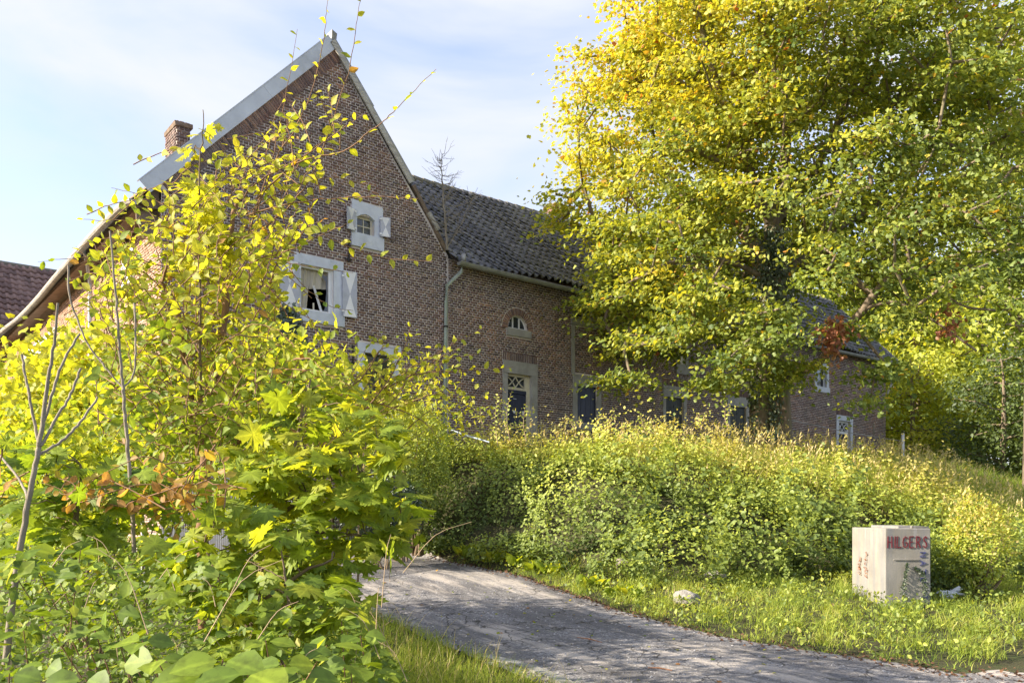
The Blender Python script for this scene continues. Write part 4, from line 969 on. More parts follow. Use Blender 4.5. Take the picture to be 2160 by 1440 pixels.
    # hanging withered bunches
    for k_, (x_, y_, h_, d_) in enumerate(((1762, 715, 90, -3.2), (1748, 700, 60, -3.2), (2000, 690, 45, -3.6), (1998, 660, 20, -3.4))):
        p0 = q(x_, y_-h_/2, d_); p1 = q(x_+4, y_+h_/2, d_); n = int(h_*1.5); f_ = rng.random(n)[:, None]
        Pq = p0*(1-f_)+p1*f_+rng.normal(size=(n, 3))*[.11, .09, .05]+np.array([.10, 0, 0])*np.sin(f_*7)
        V, T_, c_ = leaves(MAPS, Pq, rdir(n, -1.2), rdir(n), rng.uniform(.08, .13, n), rng.random(n)); tri_mesh('withered_bunch', V, T_, M['leaf_red'], t, c_, label='rust red withered leaf bunch', kind='stuff')
    # ivy up the trunk: its own plant
    iv = []
    for (x_, y0_, y1_, w__, dd_) in ((1632, 940, 620, .10, -.34), (1592, 930, 790, .06, -.30), (1640, 700, 480, .2, -.3), (1625, 620, 480, .25, -.25)):
        n = int(abs(y0_-y1_)*7); f_ = rng.random(n); yv = y0_+(y1_-y0_)*f_
        Pq = np.array([q(x_, y, dd_) for y in yv])+rng.normal(size=(n, 3))*[w__, .12, .05]
        Pq[:, 0] = np.clip(Pq[:, 0], -99, 99); iv.append(leaves(SML, Pq, unit(rng.normal(size=(n, 3))*.5+[0, 0, -1]), unit(rng.normal(size=(n, 3))*.4+[0, -1, .2]), rng.uniform(.05, .09, n), rng.random(n)))
    V, T_, c_ = merge(iv); tri_mesh('trunk_ivy', V, T_, M['leaf_ivy'], None, c_, label='dark ivy climbing between the two stems of the big sycamore', cat='ivy')
big_tree()

# ------------------------------------------------------------------ woodland behind, tree by tree
def round_tree(x, y, h, r, label, tint0, nm='tree', zb=.25, mat='leaf_wood', ncl=90, per=40, lsz=(.16, .28), seed=0, group='trees of the wood behind the farmhouse', hf=.5):
    z0 = float(G(x, y)); t = empty(nm, (x, y, z0), label=label, cat='tree', group=group)
    tr = [np.array([0, 0, -.2]), np.array([.1, 0, h*.3]), np.array([rng.normal()*.3, 0, h*.7]), np.array([rng.normal()*.4, 0, h*.92])]
    nd = list(smoothline(tr, 4)); pa = [-1]+list(range(len(nd)-1)); C = []
    while len(C) < ncl:
        u_ = rng.uniform(-1, 1, 3); s_ = np.linalg.norm(u_)
        if s_ > 1 or s_ < .35: continue
        zz = (u_[2]*.5+.5)**1.25; R_ = r*(1-.35*zz)*(1+.15*math.sin(5*math.atan2(u_[1], u_[0])+zz*6)); C.append((u_[0]*R_, u_[1]*R_, h*zb+zz*h*(1-zb)))
    C = np.array(C); P, pr = grow(nd, pa, C, .9, .08, .1); E = limb_edges(P, pr, h*.022, .012)
    k = len(nd); branches('trunk', E[:k-1], M['bark'], t, 8); branches('limbs', E[k-1:], M['bark'], t, 4, kind='stuff')
    base = np.repeat(C, per, 0); n = len(base); sp = r*.16; Pp = base+rng.normal(size=(n, 3))*[sp, sp, sp*.5]
    out_ = unit(Pp*[1, 1, 0]+1e-6); D = unit(out_*.6+rng.normal(size=(n, 3))*.6+[0, 0, -.3]); Nn = unit(rng.normal(size=(n, 3))*.6+[0, 0, 1]+out_*.4)
    tn = np.clip(tint0+np.repeat(rng.normal(size=len(C))*.10, per)+rng.normal(size=n)*.08, 0, 1)
    V, T_, c_ = leaves(SML if lsz[1] < .2 else DIA, Pp, D, Nn, rng.uniform(*lsz, n), tn); tri_mesh('crown', V, T_, M[mat], t, c_, kind='stuff')
    return t
W = [(20,60,14,8,.30,'broad dark tree mass closing the wood behind the others'),(29,60,15,8,.26,'broad dark tree mass at the back right of the wood'),(14.5,44,13,4.6,.60,'bright green tree directly behind the right corner of the farmhouse'),
     (19.5,41,10,4.2,.70,'sunlit yellow green tree in the middle of the gap right of the farmhouse'),
     (24.2,44,12,4.8,.52,'mid green tree at the right photo edge behind the yellow green one'),
     (28,40,11,4.5,.45,'tree in deeper green furthest right of the wood'),
     (17,52,17,5.5,.40,'tall tree rising behind the farmhouse corner tree'),
     (23,54,19,6.0,.34,'tallest dark tree at the back of the wood'),
     (31,52,18,6.0,.38,'tall tree cut by the right edge of the photo'),
     (10,50,16,5.0,.45,'tree whose top shows over the end of the long roof'),
     ]
for x, y, h, r, tn, lb in W: round_tree(x, y, h, r, lb, tn, zb=.0, ncl=170, per=60, lsz=(.22, .36))
round_tree(17.6, 28.6, 17, 3.7, 'neighbouring tree whose high crown closes the upper right corner of the photo', .46, zb=.46, ncl=170, per=70, lsz=(.12, .2))
round_tree(19.3, 33.5, 5.4, 2.8, 'low dark bluish willow bush in front of the wood at right', .12, 'willow_bush', .02, 'leaf_wood', 110, 60, (.12, .2), group='bushes at the wood edge')
round_tree(22.6, 33.0, 6.6, 3.1, 'tall dark bluish willow bush touching the right photo edge', .10, 'willow_bush', .02, 'leaf_wood', 120, 60, (.12, .2), group='bushes at the wood edge')
round_tree(17.6, 37.5, 5.2, 2.8, 'rounded light green hazel bush against the farmhouse end', .74, 'hazel_bush', .02, 'leaf_wood', 90, 50, (.14, .22), group='bushes at the wood edge')

# ------------------------------------------------------------------ bank, verge and grass
def bump_field(x, y):
    return 1.9*(np.sin(x*1.9+1.3*np.sin(y*1.1))*np.cos(y*2.3+x*.6)+.6*np.sin(x*4.1+y*3.3)*np.cos(y*4.7-x*1.2))*.16
def bank_cover(n, xr, yr, dens, size, tpl, tintf, up=.0, lift=(.05, .45), mat='leaf_bank', name='bramble_cover', **k):
    x = rng.uniform(*xr, n); y = rng.uniform(*yr, n); d = y-ip(x, FX, FY); ok = rng.random(n) < dens(x, y, d)
    x, y, d = x[ok], y[ok], d[ok]; n = len(x); e = .05
    gx_ = (G(x+e, y)-G(x-e, y))/(2*e); gy_ = (G(x, y+e)-G(x, y-e))/(2*e); bf = bump_field(x, y); b1 = (bump_field(x+e, y)-bump_field(x-e, y))/(2*e); b2 = (bump_field(x, y+e)-bump_field(x, y-e))/(2*e)
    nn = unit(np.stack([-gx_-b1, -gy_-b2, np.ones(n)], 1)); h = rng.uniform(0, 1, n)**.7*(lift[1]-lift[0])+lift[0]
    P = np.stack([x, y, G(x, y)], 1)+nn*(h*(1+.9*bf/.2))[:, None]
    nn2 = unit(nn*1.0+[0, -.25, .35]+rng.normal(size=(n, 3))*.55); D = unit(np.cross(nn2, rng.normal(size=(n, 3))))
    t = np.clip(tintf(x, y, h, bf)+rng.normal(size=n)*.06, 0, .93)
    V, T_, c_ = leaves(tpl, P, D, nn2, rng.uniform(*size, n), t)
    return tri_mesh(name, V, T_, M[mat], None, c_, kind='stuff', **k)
def patch(x, y, f=1.0, s=0): return .5+.5*np.sin(x*f*1.3+2*np.sin(y*f*.9+s)+s)*np.cos(y*f*1.7-x*f*.5+s)
dn = lambda x, y, d: np.where((d > .1) & (y < 21+.4*x), 1, 0)*np.where(d > 3.6+1.2*patch(x, y, .8), .35, 1)*(x/y < .66)*(x/y > -.3)
bank_cover(215000, (-5, 12), (12, 21.5), dn, (.04, .085), SML, lambda x, y, h, b: .15+.24*patch(x, y, .8)+.40*smooth((y-ip(x, FX, FY)-1.0)/2.6)+.22*h+.7*b, name='bramble_cover')  # tint paints the lit bank top and lumps, and the shaded pockets below
bank_cover(13000, (1.8, 9), (12.4, 17), lambda x, y, d: (d > .1)*(d < 2.6)*(patch(x, y, 1.1, 5) > .4), (.07, .12), SML, lambda x, y, h, b: .22+.2*patch(x, y, 1.3, 2)+.2*h, lift=(.2, .6), name='broad_bramble_cover')
def blades(x, y, z, h, wd, tint, lean=.35, segs=3, head=None):
    n = len(x); a = rng.uniform(0, 2*math.pi, n); ln = rng.normal(size=(n, 2))*lean+np.array([.12, 0]); P = []
    V = np.zeros((n, segs*2+1, 3)); wx, wy = np.cos(a)*wd/2, np.sin(a)*wd/2
    for j in range(segs+1):
        f = j/segs; cx_ = x+ln[:, 0]*h*f*f; cy_ = y+ln[:, 1]*h*f*f; cz = z+h*f*(1-.25*f*np.linalg.norm(ln, axis=1))
        if j < segs:
            w_ = 1-.7*f
            V[:, 2*j] = np.stack([cx_-wx*w_, cy_-wy*w_, cz], 1); V[:, 2*j+1] = np.stack([cx_+wx*w_, cy_+wy*w_, cz], 1)
        else: V[:, 2*j] = np.stack([cx_, cy_, cz], 1)
    T_ = []
    for j in range(segs-1): T_ += [(2*j, 2*j+1, 2*j+3), (2*j, 2*j+3, 2*j+2)]
    j = segs-1; T_ += [(2*j, 2*j+1, 2*j+2)]; T_ = np.array(T_)
    tip = V[:, -1].copy(); k = segs*2+1
    return (V.reshape(-1, 3), (T_[None]+(np.arange(n)*k)[:, None, None]).reshape(-1, 3), np.stack([np.repeat(tint, k), np.zeros(n*k)], 1)), tip
# tall dry grass along the top of the bank
n = 60000; x = rng.uniform(-3.5, 14, n); y = rng.uniform(15.5, 27, n); d = (y-ip(x, FX, FY)); u_ = patch(x, y, 1.1, 1)
fy = CY+(x-CX)*U[1]/U[0]-.4
ok = (d > 2.3+.5*u_) & (y < fy) & (rng.random(n) < .25+.75*u_) & (x/y < .66); x, y, d = x[ok], y[ok], d[ok]; n = len(x)
g1, _ = blades(x, y, G(x, y), rng.uniform(.15, .62, n), .010, np.clip(.54+.26*patch(x, y, 1.5, 3)+rng.normal(size=n)*.12, 0, 1))
m_ = rng.random(n) < .06; hs = rng.uniform(.45, .95, m_.sum())
g2, tip = blades(x[m_], y[m_], G(x[m_], y[m_]), hs, .007, np.full(m_.sum(), .93), lean=.22)
k2 = len(tip); hv = []
for j in range(4): hv.append(leaves((DIA[0]*[.38,1,1], DIA[1]), tip-[0, 0, .0]+rng.normal(size=(k2, 3))*.012-np.array([0, 0, .045])*j, unit(rng.normal(size=(k2, 3))*.35+[.35, 0, 1]), rdir(k2), rng.uniform(.07, .12, k2), rng.uniform(.84, 1, k2)))
V, T_, c_ = merge([g1, g2]+hv); tri_mesh('tall_grass', V, T_, M['grass'], None, c_, kind='stuff')
# plateau and far right slope: rough grass
n = 60000; y = rng.uniform(14, 42, n); x = rng.uniform(2, 27, n); fy = CY+(x-CX)*U[1]/U[0]-.3; d = y-ip(x, FX, FY)
ok = (d > 2.0) & ((y < fy) | (x > 16.2)) & (x/y < .66) & (x/y > .1) & ((x > 7.5) | (y > 20)); x, y = x[ok], y[ok]; n = len(x)
g1, tip = blades(x, y, G(x, y), rng.uniform(.2, .65, n), .022, np.clip(.34+.36*patch(x, y, .5, 1)+rng.normal(size=n)*.12, 0, 1))
V, T_, c_ = g1; tri_mesh('rough_grass', V, T_, M['grass'], None, c_, kind='stuff')
# verge between drive and bank
redge = Rp[:, :2]
def xr_edge(x): o = np.argsort(redge[:, 0]); return np.interp(x, redge[o, 0], redge[o, 1])
def ledge(x): o = np.argsort(Lp[:, 0]); return np.interp(x, Lp[o, 0], Lp[o, 1])
n = 130000; x = rng.uniform(-2.8, 9.5, n); y = rng.uniform(8.3, 17.5, n); ye = xr_edge(x)+.0; yf = ip(x, FX, FY); s_ = (y-ye)
tuft = patch(x, y, 4.2, .5)*.6+patch(x, y, 9, 2)*.4; pvl = (x-E0[0])*B_[0]+(y-E0[1])*B_[1]
ok = (s_ > -.04+.16*(tuft < .5)) & (y < yf+.7) & (rng.random(n) < np.clip(tuft*2.2-.75, .05, 1)) & (x/y < .64) & (pvl < -.03) & ~((x > bx0) & (x < bx1) & (y > by0) & (y < by1))
x, y, s_, tf_ = x[ok], y[ok], s_[ok], tuft[ok]; n = len(x)
g1, _ = blades(x, y, G(x, y)-.01, rng.uniform(.05, .17, n)*(.55+.9*tf_)*np.clip(.5+s_, .5, 1.35), .0085, np.clip(.30+.38*patch(x, y, 1.6, 4)+rng.normal(size=n)*.13, 0, 1), lean=.7)
V, T_, c_ = g1; tri_mesh('verge_grass', V, T_, M['grass'], None, c_, kind='stuff')
n = 26000; x = rng.uniform(-2.5, 9.5, n); y = rng.uniform(9, 17, n); ye = xr_edge(x); tuft = patch(x, y, 2.6, 1.5)
ok = (y > ye+.12) & (y < ip(x, FX, FY)+.6) & (rng.random(n) < tuft) & (x/y < .64) & (((x-E0[0])*B_[0]+(y-E0[1])*B_[1]) < -.1) & ~((x > bx0) & (x < bx1) & (y > by0) & (y < by1)); x, y = x[ok], y[ok]; n = len(x)
hh_ = rng.uniform(.02, .18, n); V, T_, c_ = leaves(SML, np.stack([x, y, G(x, y)+hh_], 1), unit(rng.normal(size=(n, 3))+[0, 0, .3]), unit(rng.normal(size=(n, 3))*.5+[0, 0, 1]), rng.uniform(.035, .075, n), np.clip(.5+rng.normal(size=n)*.15, 0, 1))
tri_mesh('verge_weeds', V, T_, M['leaf_bank'], None, c_, kind='stuff')
# leaf litter and dirt crumbs along both edges of the drive
n = 5000; u_ = rng.integers(0, nu-1, n); side = rng.random(n) < .8; e_ = np.where(side[:, None], DR[u_, -1], DR[u_, 0]); off = rng.normal(size=n)*.16
P = e_+np.stack([0*off, np.where(side, off-.03, -off), 0*off], 1); P[:, 2] = G(P[:, 0], P[:, 1])+.02
V, T_, c_ = leaves(SML, P, unit(rng.normal(size=(n, 3))*[1, 1, .2]), unit(rng.normal(size=(n, 3))*.4+[0, 0, 1]), rng.uniform(.02, .05, n), rng.random(n)*.9)
tri_mesh('leaf_litter', V, T_, simple('dead_leaf', (.11,.06,.035), .9, .4, 5, 0), None, None, kind='stuff')
n = 260; u_ = rng.random(n); v_ = rng.random(n); P = DR[(u_*(nu-1)).astype(int), (v_*(nv-1)).astype(int)]+[0, 0, .012]
V, T_, c_ = leaves(MAPS, P, unit(rng.normal(size=(n, 3))*[1, 1, .1]), unit(rng.normal(size=(n, 3))*.25+[0, 0, 1]), rng.uniform(.025, .055, n), rng.uniform(.4, 1, n)); tri_mesh('fallen_leaves', V, T_, M['leaf_near'], None, c_, kind='stuff')
# dock tufts at the bank foot (broad strap leaves), each a plant
for k_, (x_, y_) in enumerate([(925,1160),(985,1172),(1040,1185),(1090,1195),(1135,1205),(1175,1212),(1245,1240),(1330,1262)]):
    p = to_ground(x_, y_); n = 34; a_ = rng.uniform(0, 6.28, n); P = np.tile(p, (n, 1))+rng.normal(size=(n, 3))*[.10, .06, 0]
    D = unit(np.stack([np.cos(a_)*.7, np.sin(a_)*.7, rng.uniform(.5, 1.6, n)], 1)); V, T_, c_ = leaves(OV, P, D, unit(rng.normal(size=(n, 3))*.3+[0, 0, 1]), rng.uniform(.14, .30, n), np.clip(.62+rng.normal(size=n)*.1, 0, .8))
    tri_mesh('dock_plant', V, T_, M['leaf_near'], None, c_, label='bright green dock tuft at the bank foot, '+['leftmost, beside the boulder','second from the left','third from the left','fourth from the left','fifth from the left','sixth from the left','seventh, alone further right','rightmost of the row'][k_], cat='plant', group='dock tufts along the foot of the bank')
# left grass patch by the drive edge
n = 60000; x = rng.uniform(-2.2, 2.2, n); y = rng.uniform(5.2, 12.5, n); yl_ = ledge(x)
tuft = patch(x, y, 3.5, 2.5)
dist_l = np.array(yl_-y); ok = (dist_l > -.03-.1*tuft) & (x/y > -.32) & (rng.random(n) < .25+.75*tuft); x, y = x[ok], y[ok]; n = len(x); tall = rng.random(n) < .02
g1, tip = blades(x, y, G(x, y)-.01, np.where(tall, rng.uniform(.25, .5, n), rng.uniform(.06, .24, n)), .007, np.where(tall, .95, np.clip(.52+rng.normal(size=n)*.14, 0, 1)), lean=.45)
V, T_, c_ = g1; tri_mesh('near_grass', V, T_, M['grass'], None, c_, kind='stuff')
# ------------------------------------------------------------------ foreground trees and thicket, traced stem by stem
def sprays(lst, r0=.006, spacing=.055, size=(.043, .070), tint=(.72, .08), droop=.25, tpl=OV, mats=None, wob=.0025):
    """leafy shoots: alternate leaves along each line -> (branch edges, leaf parts)"""
    E = []; P = []; D = []; Nn = []; T = []; Z = []
    for pts, k in lst:
        line = smoothline(pts, 6, wob); E += poly_edges(line, k.get('r', r0), .0012)
        d = np.r_[0, np.cumsum(np.linalg.norm(np.diff(line, axis=0), axis=1))]; sp = k.get('sp', spacing); n = max(2, int(d[-1]/sp)); st = k.get('start', .12)
        pn = unit(rng.normal(size=3)*.5+[0, -.75, .65])
        for i in range(n):
            t = d[-1]*(st+(1-st)*(i+.5)/n)
            if rng.random() < k.get('skip', .06): continue
            p = np.array([np.interp(t, d, line[:, q]) for q in range(3)]); j = min(len(line)-2, int(np.searchsorted(d, t))-1); j = max(j, 0); dr = unit(line[j+1]-line[j])
            side = unit(np.cross(dr, pn))*(1 if i % 2 else -1)
            dd = unit(dr*.55+side*.9+rng.normal(size=3)*.28+[0, 0, -droop*rng.random()*1.6]); P.append(p); D.append(dd); Nn.append(unit(pn+rng.normal(size=3)*.45))
            Z.append(rng.uniform(*size)*k.get('sz', 1)*(1-.35*(t/d[-1])**3)); T.append(k.get('t', tint[0])+rng.normal()*tint[1])
    return E, np.array(P), np.array(D), np.array(Nn), np.array(Z), np.clip(T, 0, .885)
def leafy_thing(name, E, groups, label, cat, mat, bark, nsingle=0, nleaf=5, group=None):
    """groups: list of (tpl,P,D,N,size,tint). The nearest/largest nsingle leaves become parts of their own"""
    t = empty(name, tuple(E[0][0]), label=label, cat=cat, group=group); O = np.array(E[0][0]) if len(E) else np.zeros(3)
    Eo = [(a-O, b-O, r, q) for a, b, r, q in E]; branches('branches', Eo, bark, t, nleaf, kind='stuff') 
    parts = []; left = nsingle
    for gi, (tpl, P, D, Nn, Z, T) in enumerate(groups):
        k = np.arange(len(P)); x_, y_ = topx(P); vis = (x_ > 0) & (x_ < 2160) & (y_ > 0) & (y_ < 1440)
        score = np.where(vis, Z/P[:, 1], 0)*(1+.0*k); take = np.argsort(-score)[:left] if left else []
        take = [i for i in take if score[i] > 0]; left -= len(take)
        if len(take):
            lv = []
            for q in range(7):
                me = tri_mesh('leaf', tpl[0]+rng.normal(size=tpl[0].shape)*.012, tpl[1], mat, tint=np.stack([np.full(len(tpl[0]), np.clip(np.percentile(T, 8+14*q), 0, .95)), tvein(tpl)], 1), mesh_only=True); lv.append(me)
            order = np.argsort(T[take]); rank = np.empty(len(take), int); rank[order] = np.arange(len(take))
            from mathutils import Matrix
            for i, rk in zip(take, rank):
                Dv = unit(D[i]); X = unit(np.cross(Dv, Nn[i])); Zv = np.cross(X, Dv); o = link(bpy.data.objects.new('leaf', lv[min(6, rk*7//len(take))])); o.parent = t
                mt = Matrix(((X[0], Dv[0], Zv[0]), (X[1], Dv[1], Zv[1]), (X[2], Dv[2], Zv[2]))).to_4x4(); mt = Matrix.Translation(Vector(P[i]-O)) @ mt @ Matrix.Scale(float(Z[i]), 4); o.matrix_local = mt
        rest = np.setdiff1d(k, take); 
        if len(rest): V, T_, c_ = leaves(tpl, P[rest]-O, D[rest], Nn[rest], Z[rest], T[rest]); parts.append((V, T_, c_))
    if parts: V, T_, c_ = merge(parts); tri_mesh('foliage', V, T_, mat, t, c_, kind='stuff')
    return t
YA = 4.6
def L3(pts, Y, dY=0.0): n = len(pts); return [px(x, y, Y+dY*i/max(1, n-1)) for i, (x, y) in enumerate(pts)]
# --- A: the tall young elm with arching sprays
stemA = [[(432,1330),(428,1150),(432,1000),(438,900),(455,800),(470,690),(480,560),(486,480),(500,420)], [(420,960),(402,840),(388,740),(372,650),(345,600),(352,560)], [(440,985),(500,935),(560,905),(622,888),(690,850)]]
EA = []
for i, sp_ in enumerate(stemA): EA += poly_edges(smoothline(L3(sp_, YA, -.1*i), 5, .004), [.040, .022, .018][i], [.010, .007, .005][i])
sh = []
def S_(pts, Y=YA, dY=0, **k): sh.append((L3(pts, Y, dY), k))
S_([(500,520),(545,420),(572,345),(606,187),(627,62)], dY=.2, r=.004, t=.80, sp=.085, start=.2, skip=.15)
S_([(520,500),(581,341),(634,250),(669,153),(686,50),(692,-10)], dY=.1, r=.0045, t=.86, sp=.075, start=.15)
S_([(560,480),(640,400),(690,290),(734,153),(752,53),(763,-10)], dY=-.1, r=.0045, t=.85, sp=.08, start=.1)
S_([(500,430),(550,381),(644,328),(725,269),(775,238)], r=.005, t=.85, sp=.055)
S_([(540,420),(628,344),(725,319),(775,281),(816,250),(856,209),(920,146)], dY=-.3, r=.005, t=.80, sp=.072, start=.15)
S_([(520,455),(600,432),(669,422),(725,417),(809,414),(882,419)], dY=-.3, r=.0045, t=.84, sp=.055)
S_([(500,570),(550,545),(612,528),(696,487),(742,468)], dY=-.3, r=.005, t=.80, sp=.065)
S_([(640,470),(700,505),(760,530),(820,545),(912,552)], r=.003, t=.83, sp=.07, dY=-.2)
S_([(560,520),(588,546),(654,615),(696,645),(745,655)], r=.003, t=.62, sp=.07); S_([(560,545),(640,560),(745,575)], r=.003, t=.60, sp=.08)
S_([(560,600),(620,655),(700,690),(790,720)], r=.003, t=.72, sp=.07); S_([(520,450),(610,395),(700,375),(790,392)], r=.003, t=.82, sp=.06)
S_([(480,430),(520,330),(560,290),(600,200)], r=.003, t=.8, sp=.07, skip=.1); S_([(420,480),(300,468),(165,462)], r=.004, t=.74, sp=.06)
S_([(380,450),(310,415),(235,396)], r=.003, t=.6, sp=.07, skip=.3); S_([(340,560),(240,540),(150,545),(80,552)], r=.004, t=.6, sp=.07)
S_([(350,620),(240,590),(160,520)], r=.004, t=.76, sp=.06); S_([(380,520),(280,500),(190,510),(150,540)], r=.004, t=.8, sp=.06)
S_([(420,700),(300,660),(200,640),(120,700)], r=.004, t=.7, sp=.06)
# filling sprays within the crown of the young tree
polyA = [(150,560),(210,480),(330,400),(400,330),(470,270),(560,270),(640,190),(700,170),(740,260),(700,330),(640,400),(720,420),(690,470),(590,520),(620,600),(640,700),(700,760),(760,820),(700,900),(640,930),(560,1000),(430,1040),(300,1000),(160,900),(130,760),(180,700),(120,610)]
polyA2 = [(250,470),(330,400),(420,380),(520,300),(640,200),(700,190),(740,260),(640,390),(560,520),(590,700),(640,860),(560,980),(430,1000),(280,900),(180,760),(160,640)]
cnt = 0
while cnt < 680:
    x, y = rng.uniform(120, 760), rng.uniform(180, 1040)
    if not inpoly(x, y, polyA if rng.random() < .5 else polyA2): continue
    if y < 480 and rng.random() < .5: continue
    if y < 330 and rng.random() < .4: continue
    L_ = rng.uniform(60, 170); a_ = math.atan2(-(y-900), x-430)+rng.normal()*.55; Y = YA+rng.normal()*.38
    x2, y2 = x-math.cos(a_)*L_, y+math.sin(a_)*L_*.8
    p0 = px(x2, y2, Y); p1 = px(x, y, Y+rng.normal()*.15); mid = (p0+p1)/2+[0, 0, .03]
    tt = .60+.20*smooth((1000-y)/520)+rng.normal()*.05-.16*(x < 330)*(rng.random() < .4)
    sh.append(([p0, mid, p1], dict(r=.0032, t=float(np.clip(tt, .3, .9)), sp=.042, sz=rng.uniform(.85, 1.15), start=.05))); cnt += 1
Es, P, D, Nn, Z, T = sprays(sh)
ho = rng.random(len(T)); T = np.where((ho < .012), .95, T)
leafy_thing('young_elm', EA+Es, [(OV, P, D, Nn, Z*1.02, T)], 'tall young lime yellow tree in the left foreground, long arching sprays over the gable', 'tree', M['leaf_near'], M['twig'], 300)
# --- B: field maple shoots with lobed leaves
def maple_mass(poly, n, Y, sY, size, tint, stems, label, nsing, name='maple_sapling', bark='bark_y', t_sd=.09, dens_y=None, r=(.018, .006)):
    E = []
    for i, sp_ in enumerate(stems): E += poly_edges(smoothline(L3(sp_, Y), 5, .004), r[0] if i == 0 else r[0]*.6, r[1]*.7)
    nodes = np.array([e[1] for e in E]); P = []; D = []; Nn = []; Z = []; T = []
    k = 0
    while k < n:
        x = rng.uniform(min(p[0] for p in poly), max(p[0] for p in poly)); y = rng.uniform(min(p[1] for p in poly), max(p[1] for p in poly))
        if not inpoly(x, y, poly): continue
        c = px(x, y, Y+rng.normal()*sY); dd = nodes-c; j = np.argmin(np.linalg.norm(dd, axis=1)+np.maximum(0, nodes[:, 2]-c[2])*1.5); a = nodes[j]
        if rng.random() < .5: E += poly_edges(smoothline([a, (a+c)/2+[0, 0, .03], c], 3, .006), .0035, .0015)
        m = rng.integers(4, 8); ph = rng.uniform(0, 6.28); out_ = unit(c-a)
        for q in range(m):
            az = ph+q*2*math.pi/m; d_ = unit(np.array([math.cos(az), math.sin(az), -.35])+out_*.6+rng.normal(size=3)*.2); P.append(c+d_*.035+rng.normal(size=3)*.02); D.append(d_); Nn.append(unit(np.array([-.1, -.55, 1.])+rng.normal(size=3)*.55)); Z.append(rng.uniform(*size)*rng.choice([.7, 1, 1, 1.15])); T.append(tint+rng.normal()*t_sd)
        k += 1
    return leafy_thing(name, E, [(MAP, np.array(P), np.array(D), np.array(Nn), np.array(Z), np.clip(T, 0, .88))], label, 'tree', M['leaf_near'], M[bark], nsing)
maple_mass([(370,400),(410,300),(420,215),(435,215),(455,300),(460,420),(490,520),(420,560),(340,520)], 22, 4.3, .06, (.055,.085), .80, [[(425,900),(422,700),(420,520),(420,400),(425,300),(428,232)]],
           'slim maple shoot whose top crosses the pale roof verge', 60, t_sd=.05, r=(.009, .003))
maple_mass([(560,880),(640,800),(720,820),(800,900),(850,960),(872,1050),(860,1150),(800,1180),(700,1190),(640,1240),(560,1230),(470,1180),(440,1060),(480,960)], 150, 3.9, .30, (.075,.125), .64,
           [[(585,1250),(592,1130),(600,1060),(612,980),(640,860),(655,800)], [(592,1130),(560,1040),(545,960)], [(600,1080),(680,1020),(780,1000),(850,1010)], [(590,1120),(680,1120),(760,1130),(850,1130)]],
           'bright green maple sapling with large leaves leaning over the drive', 300)
maple_mass([(400,1090),(520,1080),(640,1150),(740,1180),(760,1260),(640,1320),(560,1380),(470,1330),(380,1260),(340,1160)], 50, 3.2, .2, (.08,.125), .60,
           [[(520,1420),(530,1330),(545,1240),(560,1180)], [(530,1330),(470,1230),(430,1150)], [(540,1280),(620,1220),(700,1180)]],
           'low maple sapling with broad drooping leaves at the bottom centre left', 120)
maple_mass([(0,960),(120,900),(240,940),(330,1010),(330,1110),(200,1150),(60,1130),(0,1100)], 50, 3.7, .25, (.07,.11), .52, [[(150,1200),(160,1080),(170,980)], [(160,1080),(60,1000)], [(160,1060),(270,1020)]],
           'deeper green maple sapling low at the left photo edge', 80)
# yellow lit shrubs further back at left
def shrub_mass(poly, n, Y, sY, size, tint, label, name='yellow_shrub', tpl=SML, mat='leaf_near', sd=.08, stemn=7, cl=14, cat='shrub', group=None, tex=.05):
    xs = [p[0] for p in poly]; ys = [p[1] for p in poly]; x0 = sum(xs)/len(xs); base = px(x0, max(ys), Y); base[2] = float(G(base[0], base[1])); E = []; P = []; C = []
    for i in range(stemn):
        while True:
            x, y = rng.uniform(min(xs), max(xs)), rng.uniform(min(ys), max(ys))
            if inpoly(x, y, poly): break
        c = px(x, y, Y+rng.normal()*sY); E += poly_edges(smoothline([base+rng.normal(size=3)*[.15, .1, 0], (base*.5+c*.5)+rng.normal(size=3)*.08, c], 4, .01), .012*Y/5, .003)
    while len(C) < n:
        x, y = rng.uniform(min(xs), max(xs)), rng.uniform(min(ys), max(ys))
        if inpoly(x, y, poly): C.append(px(x, y, Y+rng.normal()*sY))
    C = np.array(C); base_ = np.repeat(C, cl, 0); m = len(base_); sp = tex*Y/5*2
    P = base_+rng.normal(size=(m, 3))*sp; T = np.clip(tint+np.repeat(rng.normal(size=len(C))*.06, cl)+rng.normal(size=m)*sd, 0, .88)
    return leafy_thing(name, E, [(tpl, P, rdir(m, -.2), unit(rng.normal(size=(m, 3))*.5+[0, -.3, 1]), rng.uniform(*size, m), T)], label, cat, M[mat], M['bark_y'], 0, group=group)
shrub_mass([(0,820),(60,760),(180,720),(300,770),(340,900),(320,1010),(150,1010),(0,1000)], 430, 9.5, .8, (.07,.12), .80, 'sunlit golden shrub in front of the side wall, far left', cl=18, tpl=MAPS)
shrub_mass([(440,760),(560,720),(700,760),(780,860),(760,960),(640,960),(480,960)], 240, 7.0, .6, (.06,.10), .74, 'lime green shrub behind the foreground saplings before the gable', cl=15)
shrub_mass([(760,880),(860,760),(960,800),(980,880),(900,930),(800,940)], 110, 17.3, .5, (.09,.14), .78, 'light yellow green spray shrub left of the downpipe', cl=9)
